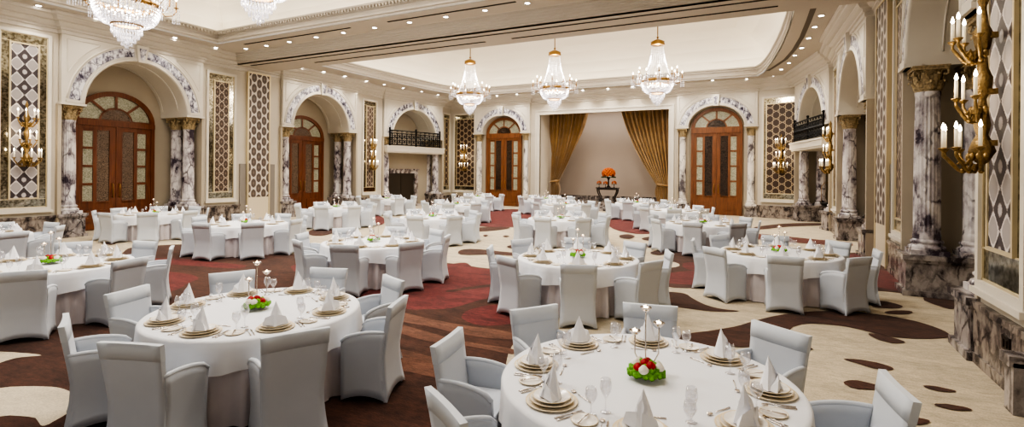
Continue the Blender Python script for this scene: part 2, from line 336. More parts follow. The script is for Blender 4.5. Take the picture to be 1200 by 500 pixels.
CARPET=[
('brown',[(-13.74,2.96),(-15.38,3.66),(-14.76,3.81),(-14.04,3.96),(-13.93,4.39),(-13.73,4.87),(-13.6,5.36),(-13.64,5.81),(-13.79,6.25),(-14.04,6.67),(-14.46,7.05),(-15.01,7.39),(-15.48,7.69),(-15.72,7.87),(-15.81,7.97),(-15.81,8.13),(-15.74,8.45),(-15.57,8.84),(-15.19,9.18),(-14.55,9.35),(-13.76,9.44),(-12.97,9.48),(-12.27,9.48),(-11.61,9.45),(-11.02,9.4),(-10.6,9.36),(-10.25,9.3),(-9.86,9.31),(-9.38,9.41),(-8.86,9.57),(-8.34,9.75),(-7.82,9.96),(-7.3,10.18),(-6.84,10.32),(-6.49,10.32),(-6.21,10.25),(-5.95,10.19),(-5.73,10.19),(-5.53,10.21),(-5.3,10.2),(-5.04,10.19),(-4.78,10.16),(-4.47,10.01),(-4.15,9.71),(-3.83,9.33),(-3.54,8.9),(-3.31,8.44),(-3.12,7.97),(-2.97,7.55),(-2.87,7.21),(-2.81,6.91),(-2.77,6.66),(-2.79,6.47),(-2.84,6.33),(-2.88,6.18),(-2.9,6.08),(-2.92,5.98),(-2.88,5.8),(-2.8,5.54),(-2.68,5.25),(-2.52,4.92),(-2.34,4.58),(-2.15,4.24),(-1.96,3.96),(-1.75,3.81),(-1.53,3.68),(-1.41,3.41),(-1.36,2.97),(-1.38,2.53),(-1.56,2.17),(-1.94,1.89),(-2.47,1.62),(-3.11,1.38),(-3.96,1.15),(-5.11,0.93),(-6.43,0.81),(-7.95,1.05),(-10.36,1.78)]),
('red',[(-9.87,9.75),(-9.44,9.76),(-8.71,9.58),(-8.11,9.48),(-7.75,9.6),(-7.47,9.79),(-7.23,9.97),(-7.04,10.07),(-6.9,10.14),(-6.77,10.23),(-6.68,10.36),(-6.62,10.5),(-6.53,10.56),(-6.4,10.49),(-6.26,10.34),(-6.13,10.21),(-6.01,10.16),(-5.89,10.13),(-5.77,10.11),(-5.66,10.13),(-5.54,10.16),(-5.4,10.15),(-5.24,10.08),(-5.07,9.96),(-4.87,9.78),(-4.64,9.52),(-4.4,9.22),(-4.22,8.93),(-4.14,8.67),(-4.1,8.42),(-4.09,8.22),(-4.12,8.12),(-4.18,8.07),(-4.25,7.99),(-4.3,7.87),(-4.36,7.73),(-4.41,7.56),(-4.45,7.35),(-4.49,7.12),(-4.55,6.93),(-4.64,6.82),(-4.75,6.76),(-4.86,6.71),(-4.94,6.64),(-5.02,6.58),(-5.14,6.57),(-5.32,6.67),(-5.54,6.82),(-5.75,6.93),(-5.91,6.92),(-6.04,6.86),(-6.22,6.85),(-6.5,6.93),(-6.84,7.07),(-7.25,7.27),(-7.73,7.55),(-8.29,7.92),(-8.83,8.35),(-9.32,8.83),(-9.74,9.36)]),
('brown',[(-5.29,7.94),(-5.25,8.05),(-5.17,8.21),(-5.08,8.38),(-4.97,8.57),(-4.84,8.77),(-4.74,8.91),(-4.68,8.93),(-4.65,8.88),(-4.66,8.77),(-4.74,8.6),(-4.86,8.39),(-4.97,8.2),(-5.05,8.05),(-5.13,7.92),(-5.19,7.84),(-5.24,7.83),(-5.28,7.87)]),
('red',[(-13.43,7.29),(-13.34,7.42),(-13.09,7.55),(-12.82,7.64),(-12.56,7.67),(-12.29,7.67),(-12.03,7.67),(-11.82,7.69),(-11.64,7.72),(-11.43,7.74),(-11.18,7.77),(-10.91,7.79),(-10.7,7.78),(-10.58,7.71),(-10.53,7.6),(-10.55,7.5),(-10.65,7.43),(-10.81,7.37),(-11.0,7.31),(-11.19,7.27),(-11.39,7.25),(-11.61,7.21),(-11.83,7.15),(-12.05,7.09),(-12.26,7.03),(-12.42,6.96),(-12.55,6.9),(-12.71,6.9),(-12.97,6.99),(-13.27,7.14)]),
('red',[(-11.84,6.34),(-11.89,6.49),(-11.66,6.52),(-11.4,6.53),(-11.18,6.56),(-10.93,6.57),(-10.7,6.56),(-10.51,6.52),(-10.34,6.46),(-10.21,6.39),(-10.13,6.31),(-10.09,6.21),(-10.02,6.09),(-9.89,5.94),(-9.74,5.78),(-9.63,5.64),(-9.6,5.54),(-9.62,5.46),(-9.67,5.4),(-9.74,5.33),(-9.84,5.28),(-10.07,5.33),(-10.57,5.58),(-11.28,5.98)]),
('red',[(-9.64,8.13),(-9.76,8.26),(-9.79,8.36),(-9.74,8.44),(-9.62,8.49),(-9.42,8.52),(-9.2,8.49),(-9.0,8.41),(-8.79,8.28),(-8.61,8.13),(-8.46,7.97),(-8.35,7.8),(-8.32,7.68),(-8.39,7.61),(-8.55,7.59),(-8.76,7.63),(-9.03,7.76),(-9.37,7.95)]),
('red',[(-4.11,6.56),(-4.17,6.66),(-4.2,6.76),(-4.23,6.87),(-4.23,6.98),(-4.22,7.08),(-4.19,7.18),(-4.15,7.28),(-4.09,7.37),(-4.02,7.45),(-3.94,7.54),(-3.85,7.63),(-3.74,7.67),(-3.61,7.67),(-3.47,7.62),(-3.35,7.51),(-3.26,7.33),(-3.19,7.11),(-3.16,6.92),(-3.18,6.81),(-3.24,6.72),(-3.31,6.65),(-3.35,6.59),(-3.39,6.53),(-3.44,6.48),(-3.49,6.44),(-3.54,6.4),(-3.6,6.37),(-3.67,6.36),(-3.75,6.37),(-3.84,6.39),(-3.93,6.43),(-4.03,6.49)]),
('umber',[(-5.25,6.38),(-5.07,6.38),(-4.77,6.33),(-4.48,6.28),(-4.25,6.27),(-4.03,6.26),(-3.81,6.26),(-3.56,6.28),(-3.31,6.29),(-3.11,6.28),(-3.0,6.21),(-2.96,6.11),(-2.99,6.02),(-3.12,5.97),(-3.34,5.92),(-3.58,5.9),(-3.82,5.91),(-4.09,5.94),(-4.35,5.97),(-4.59,5.97),(-4.81,5.97),(-5.0,6.01),(-5.15,6.12),(-5.26,6.27)]),
('umber',[(-4.91,5.9),(-4.74,5.88),(-4.47,5.82),(-4.2,5.77),(-3.94,5.72),(-3.69,5.68),(-3.44,5.66),(-3.21,5.67),(-2.99,5.7),(-2.83,5.7),(-2.74,5.65),(-2.71,5.58),(-2.75,5.53),(-2.89,5.52),(-3.12,5.53),(-3.36,5.53),(-3.56,5.5),(-3.75,5.46),(-3.97,5.45),(-4.21,5.48),(-4.48,5.55),(-4.71,5.63),(-4.85,5.73),(-4.93,5.83)]),
('umber',[(-4.22,5.01),(-4.17,5.06),(-4.02,5.05),(-3.87,5.04),(-3.74,5.03),(-3.6,5.01),(-3.44,5.0),(-3.26,5.02),(-3.06,5.04),(-2.89,5.01),(-2.77,4.89),(-2.68,4.74),(-2.67,4.62),(-2.75,4.56),(-2.92,4.54),(-3.08,4.52),(-3.21,4.52),(-3.34,4.52),(-3.47,4.52),(-3.59,4.51),(-3.7,4.49),(-3.82,4.52),(-3.96,4.65),(-4.13,4.85)]),
('cream',[(-9.06,2.42),(-8.93,2.53),(-8.53,2.65),(-8.19,2.74),(-8.04,2.8),(-7.94,2.83),(-7.85,2.86),(-7.75,2.89),(-7.66,2.91),(-7.6,2.91),(-7.62,2.88),(-7.68,2.83),(-7.73,2.78),(-7.75,2.73),(-7.75,2.69),(-7.74,2.65),(-7.74,2.64),(-7.73,2.63),(-7.72,2.59),(-7.67,2.45),(-7.63,2.28),(-7.71,2.18),(-8.1,2.2),(-8.67,2.3)]),
('cream',[(-6.94,1.91),(-6.97,2.02),(-6.91,2.17),(-6.83,2.29),(-6.78,2.35),(-6.73,2.38),(-6.67,2.42),(-6.6,2.46),(-6.51,2.5),(-6.42,2.54),(-6.34,2.56),(-6.25,2.57),(-6.16,2.57),(-6.07,2.56),(-5.98,2.55),(-5.91,2.53),(-5.86,2.52),(-5.82,2.52),(-5.78,2.5),(-5.72,2.46),(-5.67,2.41),(-5.62,2.37),(-5.59,2.32),(-5.56,2.27),(-5.54,2.23),(-5.52,2.19),(-5.5,2.16),(-5.5,2.13),(-5.52,2.12),(-5.55,2.12),(-5.59,2.13),(-5.64,2.14),(-5.69,2.15),(-5.74,2.16),(-5.79,2.15),(-5.83,2.14),(-5.89,2.12),(-5.94,2.1),(-6.0,2.08),(-6.05,2.03),(-6.08,1.94),(-6.11,1.82),(-6.19,1.75),(-6.41,1.76),(-6.71,1.82)]),
('brown',[(-2.22,12.65),(-2.29,13.14),(-2.37,13.66),(-2.44,14.12),(-2.48,14.42),(-2.49,14.61),(-2.46,14.78),(-2.39,14.92),(-2.27,15.03),(-2.15,15.13),(-2.05,15.24),(-1.94,15.35),(-1.73,15.46),(-1.37,15.55),(-0.92,15.63),(-0.41,15.77),(0.15,16.0),(0.76,16.29),(1.29,16.56),(1.65,16.81),(1.93,17.05),(2.17,17.24),(2.35,17.33),(2.49,17.36),(2.62,17.32),(2.76,17.3),(2.89,17.21),(2.98,16.87),(3.03,16.21),(3.03,15.39),(2.98,14.58),(2.84,13.78),(2.68,13.01),(2.61,12.43),(2.72,12.12),(2.9,11.95),(3.01,11.73),(2.96,11.4),(2.85,11.05),(2.75,10.81),(2.69,10.77),(2.63,10.84),(2.59,10.94),(2.54,11.04),(2.5,11.17),(2.47,11.3),(2.49,11.43),(2.52,11.57),(2.53,11.68),(2.48,11.74),(2.4,11.76),(2.28,11.77),(2.15,11.8),(1.99,11.82),(1.77,11.76),(1.49,11.57),(1.18,11.31),(0.86,11.07),(0.57,10.89),(0.28,10.73),(0.01,10.61),(-0.19,10.56),(-0.37,10.55),(-0.56,10.53),(-0.76,10.48),(-0.96,10.42),(-1.15,10.37),(-1.32,10.3),(-1.47,10.23),(-1.6,10.2),(-1.7,10.22),(-1.79,10.27),(-1.87,10.39),(-1.96,10.62),(-2.05,10.93),(-2.13,11.3),(-2.17,11.71),(-2.19,12.16)]),
('red',[(-2.0,11.38),(-1.94,11.6),(-1.83,11.8),(-1.7,11.98),(-1.55,12.11),(-1.38,12.2),(-1.19,12.26),(-0.94,12.32),(-0.68,12.33),(-0.48,12.22),(-0.39,11.88),(-0.37,11.44),(-0.44,11.09),(-0.63,10.9),(-0.91,10.78),(-1.19,10.68),(-1.42,10.6),(-1.65,10.55),(-1.83,10.6),(-1.93,10.79),(-1.99,11.08)]),
('red',[(-1.84,12.99),(-1.82,13.11),(-1.77,13.2),(-1.72,13.27),(-1.66,13.33),(-1.59,13.38),(-1.52,13.31),(-1.46,13.03),(-1.41,12.65),(-1.4,12.37),(-1.44,12.27),(-1.51,12.25),(-1.59,12.27),(-1.65,12.32),(-1.71,12.41),(-1.76,12.53),(-1.8,12.68),(-1.83,12.84)]),
('red',[(1.89,16.57),(2.1,16.91),(2.35,17.09),(2.55,17.11),(2.64,16.93),(2.67,16.59),(2.63,16.21),(2.54,15.81),(2.39,15.38),(2.24,15.02),(2.09,14.74),(1.94,14.52),(1.81,14.4),(1.71,14.41),(1.63,14.53),(1.6,14.79),(1.64,15.29),(1.74,15.97)]),
('red',[(2.14,14.34),(2.29,14.47),(2.46,14.34),(2.58,14.13),(2.63,13.92),(2.63,13.65),(2.61,13.32),(2.58,12.92),(2.53,12.5),(2.47,12.18),(2.37,12.04),(2.25,11.98),(2.13,12.0),(2.01,12.08),(1.9,12.24),(1.84,12.52),(1.88,13.06),(1.99,13.78)]),
('cream',[(-2.19,12.93),(-2.18,13.03),(-2.15,13.09),(-2.1,13.12),(-2.05,13.09),(-1.99,13.03),(-1.93,12.94),(-1.9,12.86),(-1.88,12.76),(-1.87,12.65),(-1.89,12.54),(-1.93,12.42),(-1.98,12.35),(-2.03,12.34),(-2.08,12.37),(-2.13,12.45),(-2.16,12.59),(-2.19,12.77)]),
('brown',[(-1.99,9.37),(-1.92,9.54),(-1.8,9.67),(-1.68,9.76),(-1.57,9.81),(-1.45,9.82),(-1.35,9.79),(-1.28,9.71),(-1.23,9.59),(-1.16,9.46),(-1.09,9.35),(-1.01,9.23),(-0.93,9.13),(-0.85,9.06),(-0.76,9.0),(-0.67,8.97),(-0.56,8.96),(-0.46,8.97),(-0.4,8.97),(-0.43,8.92),(-0.5,8.86),(-0.59,8.81),(-0.68,8.77),(-0.79,8.74),(-0.9,8.72),(-1.03,8.73),(-1.17,8.74),(-1.3,8.74),(-1.42,8.73),(-1.53,8.71),(-1.63,8.69),(-1.74,8.65),(-1.83,8.62),(-1.91,8.66),(-1.96,8.84),(-2.0,9.11)]),
('brown',[(-1.19,6.96),(-1.17,7.06),(-1.1,7.17),(-1.03,7.29),(-0.94,7.4),(-0.84,7.51),(-0.73,7.62),(-0.63,7.74),(-0.53,7.87),(-0.42,8.01),(-0.33,8.16),(-0.25,8.32),(-0.16,8.49),(-0.07,8.64),(0.03,8.8),(0.13,8.95),(0.25,9.1),(0.37,9.24),(0.5,9.37),(0.62,9.48),(0.74,9.57),(0.88,9.66),(1.01,9.72),(1.15,9.77),(1.29,9.8),(1.43,9.81),(1.56,9.81),(1.68,9.79),(1.8,9.74),(1.92,9.68),(2.02,9.61),(2.1,9.51),(2.17,9.4),(2.22,9.29),(2.25,9.19),(2.26,9.09),(2.26,9.01),(2.25,8.94),(2.22,8.89),(2.16,8.83),(2.08,8.77),(1.98,8.69),(1.86,8.63),(1.75,8.58),(1.64,8.55),(1.53,8.53),(1.43,8.56),(1.34,8.62),(1.25,8.68),(1.17,8.73),(1.09,8.77),(1.01,8.8),(0.92,8.8),(0.83,8.79),(0.74,8.78),(0.66,8.75),(0.59,8.73),(0.52,8.68),(0.45,8.61),(0.4,8.52),(0.34,8.42),(0.31,8.31),(0.29,8.2),(0.27,8.07),(0.25,7.92),(0.22,7.77),(0.17,7.61),(0.07,7.45),(-0.06,7.29),(-0.18,7.17),(-0.28,7.11),(-0.37,7.08),(-0.47,7.05),(-0.58,7.0),(-0.7,6.95),(-0.81,6.9),(-0.91,6.86),(-0.99,6.82),(-1.06,6.81),(-1.12,6.83),(-1.18,6.89)]),
('brown',[(1.63,10.85),(1.68,10.89),(1.75,10.89),(1.81,10.87),(1.87,10.85),(1.92,10.81),(1.97,10.76),(2.0,10.71),(2.03,10.64),(2.03,10.58),(2.0,10.51),(1.96,10.44),(1.9,10.39),(1.84,10.35),(1.78,10.33),(1.72,10.32),(1.66,10.31),(1.6,10.31),(1.57,10.36),(1.57,10.5),(1.59,10.69)]),
('brown',[(1.68,10.0),(1.71,10.06),(1.77,10.14),(1.85,10.21),(1.92,10.26),(2.0,10.29),(2.06,10.3),(2.09,10.28),(2.09,10.24),(2.08,10.19),(2.04,10.13),(2.0,10.06),(1.94,10.01),(1.88,9.97),(1.82,9.95),(1.76,9.94),(1.72,9.95),(1.68,9.97)]),
('brown',[(1.26,8.56),(1.29,8.58),(1.33,8.59),(1.38,8.58),(1.44,8.55),(1.5,8.51),(1.55,8.47),(1.59,8.43),(1.62,8.39),(1.63,8.35),(1.61,8.31),(1.56,8.26),(1.51,8.23),(1.47,8.22),(1.42,8.23),(1.38,8.26),(1.34,8.29),(1.3,8.35),(1.28,8.4),(1.26,8.46),(1.25,8.51)]),
('brown',[(0.82,7.23),(0.86,7.26),(0.93,7.29),(1.01,7.3),(1.08,7.29),(1.15,7.28),(1.21,7.25),(1.25,7.22),(1.28,7.18),(1.29,7.15),(1.28,7.11),(1.25,7.08),(1.22,7.05),(1.17,7.04),(1.11,7.04),(1.06,7.06),(1.02,7.08),(0.98,7.11),(0.95,7.14),(0.9,7.17),(0.84,7.2)]),
('brown',[(0.75,6.46),(0.78,6.5),(0.82,6.53),(0.87,6.55),(0.93,6.54),(0.99,6.52),(1.05,6.5),(1.1,6.49),(1.15,6.48),(1.17,6.47),(1.14,6.44),(1.09,6.4),(1.03,6.37),(0.97,6.34),(0.9,6.31),(0.84,6.29),(0.8,6.3),(0.77,6.31),(0.75,6.34),(0.73,6.38),(0.73,6.42)]),
('brown',[(1.46,6.7),(1.48,6.72),(1.52,6.74),(1.56,6.75),(1.6,6.75),(1.63,6.74),(1.67,6.73),(1.7,6.72),(1.72,6.71),(1.73,6.69),(1.71,6.67),(1.68,6.65),(1.64,6.63),(1.61,6.62),(1.57,6.62),(1.54,6.62),(1.5,6.64),(1.47,6.67)]),
('brown',[(1.44,6.21),(1.46,6.24),(1.51,6.26),(1.55,6.28),(1.59,6.28),(1.64,6.28),(1.67,6.28),(1.7,6.27),(1.72,6.25),(1.73,6.24),(1.71,6.21),(1.66,6.18),(1.62,6.16),(1.58,6.15),(1.54,6.15),(1.5,6.16),(1.47,6.17),(1.44,6.19)]),
('brown',[(0.92,5.65),(0.95,5.69),(1.0,5.72),(1.06,5.75),(1.11,5.77),(1.17,5.79),(1.23,5.8),(1.27,5.8),(1.3,5.79),(1.31,5.77),(1.3,5.74),(1.27,5.7),(1.23,5.66),(1.18,5.63),(1.12,5.61),(1.06,5.59),(1.01,5.57),(0.96,5.55),(0.93,5.55),(0.91,5.58),(0.91,5.62)]),
('brown',[(0.39,7.58),(0.41,7.58),(0.44,7.57),(0.46,7.55),(0.49,7.52),(0.51,7.48),(0.52,7.45),(0.51,7.43),(0.48,7.41),(0.45,7.39),(0.42,7.39),(0.4,7.41),(0.38,7.43),(0.38,7.48),(0.38,7.54)]),
('brown',[(-0.46,23.44),(-0.2,24.13),(0.22,24.99),(0.69,25.77),(1.18,26.3),(1.7,26.69),(2.07,26.83),(2.22,26.64),(2.21,26.21),(2.05,25.75),(1.73,25.35),(1.27,24.92),(0.81,24.4),(0.39,23.68),(-0.0,22.9),(-0.29,22.45),(-0.45,22.52),(-0.53,22.9)]),
('redbrown',[(-0.41,20.78),(-0.16,20.84),(0.19,20.67),(0.55,20.48),(0.89,20.33),(1.23,20.16),(1.55,20.02),(1.87,19.96),(2.17,19.92),(2.37,19.77),(2.42,19.4),(2.37,18.94),(2.25,18.61),(2.05,18.54),(1.77,18.6),(1.45,18.68),(1.11,18.72),(0.74,18.78),(0.39,18.85),(0.09,18.9),(-0.18,18.95),(-0.37,19.14),(-0.48,19.63),(-0.5,20.29)]),
('brown',[(-7.66,12.16),(-7.64,12.33),(-7.53,12.45),(-7.33,12.53),(-6.99,12.53),(-6.57,12.48),(-6.21,12.47),(-6.0,12.54),(-5.84,12.64),(-5.68,12.69),(-5.47,12.63),(-5.27,12.52),(-5.18,12.4),(-5.29,12.29),(-5.51,12.18),(-5.77,12.07),(-6.01,12.0),(-6.28,11.95),(-6.55,11.87),(-6.79,11.71),(-7.02,11.54),(-7.23,11.48),(-7.41,11.63),(-7.58,11.9)]),
('red',[(-13.71,24.53),(-13.89,25.72),(-13.75,26.52),(-13.47,26.98),(-13.17,27.03),(-12.76,26.71),(-12.23,26.22),(-11.59,25.72),(-10.88,25.11),(-10.13,24.2),(-9.33,22.9),(-8.58,21.51),(-8.14,20.39),(-8.1,19.63),(-8.28,19.04),(-8.52,18.59),(-8.76,18.32),(-9.06,18.17),(-9.39,18.06),(-9.72,17.89),(-10.06,17.75),(-10.42,17.81),(-10.78,18.14),(-11.16,18.71),(-11.63,19.57),(-12.27,20.91),(-13.07,22.74)]),
('brown',[(-10.29,16.81),(-10.25,17.14),(-10.06,17.5),(-9.83,17.8),(-9.59,17.97),(-9.32,18.07),(-9.12,18.04),(-9.0,17.87),(-8.95,17.59),(-8.97,17.26),(-9.08,16.86),(-9.25,16.42),(-9.46,16.17),(-9.74,16.24),(-10.08,16.5)]),
('brown',[(-8.74,15.29),(-8.77,15.36),(-8.79,15.44),(-8.79,15.51),(-8.78,15.54),(-8.75,15.54),(-8.7,15.5),(-8.64,15.44),(-8.59,15.38),(-8.55,15.29),(-8.52,15.18),(-8.49,15.08),(-8.5,15.04),(-8.54,15.06),(-8.61,15.12),(-8.69,15.21)]),
('brown',[(-8.05,15.43),(-8.07,15.5),(-8.08,15.58),(-8.08,15.65),(-8.06,15.69),(-8.02,15.69),(-7.96,15.65),(-7.89,15.6),(-7.85,15.54),(-7.83,15.47),(-7.81,15.37),(-7.81,15.29),(-7.83,15.24),(-7.87,15.26),(-7.94,15.3),(-8.01,15.36)]),
('brown',[(-6.84,13.38),(-6.87,13.5),(-6.86,13.62),(-6.83,13.69),(-6.75,13.69),(-6.65,13.63),(-6.56,13.55),(-6.48,13.42),(-6.42,13.27),(-6.4,13.16),(-6.44,13.12),(-6.52,13.11),(-6.6,13.13),(-6.69,13.19),(-6.78,13.28)]),
('red',[(-6.61,23.13),(-6.64,23.98),(-6.46,24.61),(-6.16,24.96),(-5.75,25.02),(-5.25,24.79),(-4.79,24.26),(-4.42,23.39),(-4.12,22.34),(-3.9,21.36),(-3.76,20.52),(-3.67,19.74),(-3.68,19.14),(-3.79,18.77),(-3.99,18.54),(-4.25,18.5),(-4.59,18.7),(-5.01,19.1),(-5.43,19.72),(-5.86,20.67),(-6.3,21.92)]),
('brown',[(-3.77,17.29),(-3.74,17.56),(-3.66,17.87),(-3.56,18.07),(-3.44,18.06),(-3.31,17.92),(-3.21,17.74),(-3.15,17.52),(-3.12,17.25),(-3.14,17.04),(-3.23,16.91),(-3.37,16.84),(-3.5,16.83),(-3.62,16.92),(-3.72,17.08)]),
('brown',[(-3.28,15.63),(-3.26,15.78),(-3.2,15.94),(-3.13,16.03),(-3.03,16.04),(-2.92,15.98),(-2.85,15.88),(-2.83,15.72),(-2.86,15.51),(-2.9,15.36),(-2.97,15.29),(-3.06,15.29),(-3.14,15.32),(-3.2,15.39),(-3.26,15.51)]),
('brown',[(-2.89,14.36),(-2.88,14.51),(-2.83,14.68),(-2.77,14.78),(-2.68,14.77),(-2.58,14.69),(-2.52,14.57),(-2.51,14.4),(-2.52,14.19),(-2.56,14.05),(-2.62,14.01),(-2.7,14.04),(-2.77,14.09),(-2.83,14.16),(-2.87,14.25)]),
('brown',[(-4.63,17.71),(-4.62,17.93),(-4.55,18.14),(-4.46,18.23),(-4.34,18.16),(-4.21,17.97),(-4.1,17.75),(-4.07,17.48),(-4.06,17.18),(-4.09,16.97),(-4.17,16.92),(-4.29,16.95),(-4.4,17.05),(-4.5,17.22),(-4.58,17.47)]),
('brown',[(-14.38,12.8),(-14.62,13.06),(-14.85,13.38),(-14.99,13.66),(-15.02,13.89),(-14.95,14.06),(-14.78,14.12),(-14.48,13.99),(-14.09,13.74),(-13.77,13.46),(-13.55,13.16),(-13.4,12.84),(-13.34,12.59),(-13.38,12.45),(-13.51,12.39),(-13.67,12.39),(-13.88,12.46),(-14.13,12.61)]),
('red',[(-16.3,18.11),(-16.72,18.67),(-16.94,19.1),(-16.95,19.31),(-16.71,19.21),(-16.28,18.89),(-15.78,18.44),(-15.23,17.85),(-14.66,17.19),(-14.26,16.66),(-14.04,16.26),(-13.95,15.97),(-14.1,15.96),(-14.65,16.45),(-15.52,17.29)]),
('brown',[(-16.62,6.3),(-16.66,6.34),(-16.65,6.4),(-16.61,6.46),(-16.54,6.51),(-16.41,6.55),(-16.25,6.58),(-16.08,6.59),(-15.98,6.59),(-15.96,6.55),(-15.97,6.49),(-16.02,6.42),(-16.09,6.37),(-16.21,6.34),(-16.37,6.31),(-16.52,6.3)]),
('brown',[(-17.5,8.05),(-17.55,8.1),(-17.56,8.16),(-17.54,8.22),(-17.49,8.26),(-17.39,8.27),(-17.26,8.27),(-17.13,8.25),(-17.02,8.22),(-16.95,8.16),(-16.9,8.09),(-16.88,8.03),(-16.9,7.99),(-17.01,7.98),(-17.19,7.99),(-17.37,8.01)])]
# ================================================================ ROOM SHELL
ZC,ZT,ZS,ZB=4.2,6.57,7.0,4.62
L1=((-19.8,8.02),(-20.0,12.63)); L2=((-20.05,16.4),(-19.8,20.89)); L3=((-20.03,23.36),(-19.01,27.87))
R3=((1.11,28.05),(2.1,23.5)); R2=((2.1,20.9),(2.3,16.4)); R1=((2.31,12.31),(2.2,7.95))
B1=((-17.26,28.88),(-13.25,28.88)); B2=((-4.47,28.88),(-.49,28.88))
def frame_of(seg):
    (ax,ay),(bx,by)=seg; L=math.hypot(bx-ax,by-ay)
    return ((ax+bx)/2,(ay+by)/2,0),math.atan2(by-ay,bx-ax),L
# -- floor with its fitted carpet (pattern stays in the floor's mesh)
fl=MB(); fl.box(-24,6,-4,34,-.1,0,0)
cmats=['tan','cream','brown','red','umber','redbrown']
for k,(m,pts) in enumerate(CARPET):
    z=.0012*(k+1)/4+.0006
    tri=tessellate_polygon([[Vector((x,y,0)) for x,y in pts]])
    vs=[(x,y,z) for x,y in pts]; fs=[]
    for t in tri:
        a,b,c=[Vector(vs[i]) for i in t]
        fs.append(t if (b-a).cross(c-a).z>0 else (t[0],t[2],t[1]))
    fl.add(vs,fs,cmats.index(m))
obj('floor',fl,[CM[c] for c in cmats],kind='structure')

# -- walls: recessed planes between the arch blocks
def wall(seg,name,z0=0,z1=ZS,th=.12,base='basedark',bh=.72,mat='wall'):
    loc,rz,L=frame_of(seg); h=L/2
    w=MB(); w.box(-h,h,0,th,z0,z1)
    o=obj(name,w,M[mat],kind='structure',loc=loc,rz=rz)
    if base:
        b=MB(); b.box(-h,h,-.07,0,0,.12); b.box(-h,h,-.05,0,.12,bh-.07); b.box(-h,h,-.08,0,bh-.07,bh)
        obj('baseboard_'+name.split('_')[1].split('.')[0],b,M[base],kind='structure',loc=loc,rz=rz)
    return o
wall(((-20.0,-3.5),(-19.95,8.0)),'wall_left')
wall(((-20.17,12.65),(-20.2,14.35)),'wall_left'); wall(((-20.2,14.35),(-20.2,16.38)),'wall_left',base=None)
wall(((-19.97,20.92),(-20.15,23.33)),'wall_left')
wall(((-19.25,27.9),(-19.35,29.4)),'wall_left',bh=.6)
wall(((-19.4,29.35),(-17.2,29.35)),'wall_back',bh=.6)
wall(((-13.3,29.05),(-12.62,29.05)),'wall_back',base=None); wall(((-4.9,29.05),(-4.40,29.05)),'wall_back',base=None)
wall(((-12.62,29.05),(-4.9,29.05)),'wall_back',z0=5.72,base=None)
wall(((-.5,28.95),(1.6,28.2)),'wall_back',bh=.62)
wall(((2.25,23.48),(2.25,20.92)),'wall_right')
wall(((2.5,16.38),(2.62,14.35)),'wall_right',base=None); wall(((2.52,14.35),(2.5,12.33)),'wall_right')
wall(((2.25,7.93),(2.25,-3.5)),'wall_right')

# -- cornice swept along the stepped wall line
PATH=[(-20.0,-3.5),(-19.95,7.98),L1[0],L1[1],(-20.17,12.66),(-20.2,16.36),L2[0],L2[1],(-19.97,20.93),(-20.15,23.32),L3[0],L3[1],
 (-19.3,27.95),(-19.36,29.35),(-17.3,29.35),B1[0],B1[1],(-13.24,29.05),(-4.48,29.05),B2[0],B2[1],(-.48,28.95),(.95,28.4),R3[0],R3[1],(2.25,23.46),(2.25,20.94),
 R2[0],R2[1],(2.5,16.36),(2.5,12.35),R1[0],R1[1],(2.25,7.9),(2.25,-3.5)]
def sweep(path,prof,closed=False,sgn=1):
    n=len(path); m=MB(); vs=[]; k=len(prof)
    for i,p in enumerate(path):
        p=Vector(p); a=Vector(path[i-1]) if (closed or i>0) else None; b=Vector(path[(i+1)%n]) if (closed or i<n-1) else None
        ns=[]
        for q0,q1 in ((a,p),(p,b)):
            if q0 is None or q1 is None: continue
            d=(q1-q0)
            if d.length<1e-6: continue
            d.normalize(); ns.append(Vector((d.y,-d.x))*sgn)
        if len(ns)==2:
            mt=ns[0]+ns[1]; mt= mt/ max(.35,1+ns[0].dot(ns[1])) 
        else: mt=ns[0]
        for (o,z) in prof: vs.append((p.x+mt.x*o,p.y+mt.y*o,z))
    fs=[]
    for i in range(n if closed else n-1):
        for j in range(k-1):
            a=i*k+j; b=((i+1)%n)*k+j
            fs.append((a,b,b+1,a+1) if sgn>0 else (a,a+1,b+1,b))
    m.add(vs,fs); return m
CORN=[(0,6.40),(.04,6.42),(.04,6.52),(.09,6.54),(.09,6.60),(.16,6.64),(.22,6.72),(.22,6.75),(.30,6.77),(.38,6.84),(.40,6.88),(.47,6.90),(.50,6.96),(.50,7.0)]
obj('trim_1',sweep(PATH,CORN),M['cornice'],kind='structure')

# -- ceiling soffit with two coffers
def arc_side(x0,y0,x1,y1,bulge,n=10):
    return [(x0+(x1-x0)*t+bulge*4*t*(1-t),y0+(y1-y0)*t) for t in [i/n for i in range(n+1)]]
NEAR=[(-18.9,1.0),(.9,1.0),(.9,12.5),(-18.9,12.5)]
FAR=[(-18.45,15.7),(.68,15.7)]+[(.66,17.3),(.62,19),(.5,21),(.36,22.6),(.15,24.6),(-.04,26),(-.25,27.1),(-.49,27.85)]+[(-17.25,27.85),(-17.5,27.1),(-17.8,26),(-18.0,24.6),(-18.18,22.6),(-18.32,21),(-18.4,19),(-18.44,17.3)]
c=MB()
def plate(outer,hole,z):
    P=[Vector((x,y,0)) for x,y in outer]; H=[Vector((x,y,0)) for x,y in hole]
    pts=P+H; tri=tessellate_polygon([P,H]); fs=[]
    for t in tri:
        a,b,d=[pts[i] for i in t]; fs.append(t if (b-a).cross(d-a).z<0 else (t[0],t[2],t[1]))
    c.add([(p.x,p.y,z) for p in pts],fs)
plate([(-22,-3.5),(3.5,-3.5),(3.5,14.2),(-22,14.2)],NEAR,ZS)
plate([(-20.6,15.6),(3.2,15.6),(3.2,30.6),(-20.6,30.6)],FAR,ZS)
obj('ceiling',c,M['ceil'],kind='structure')
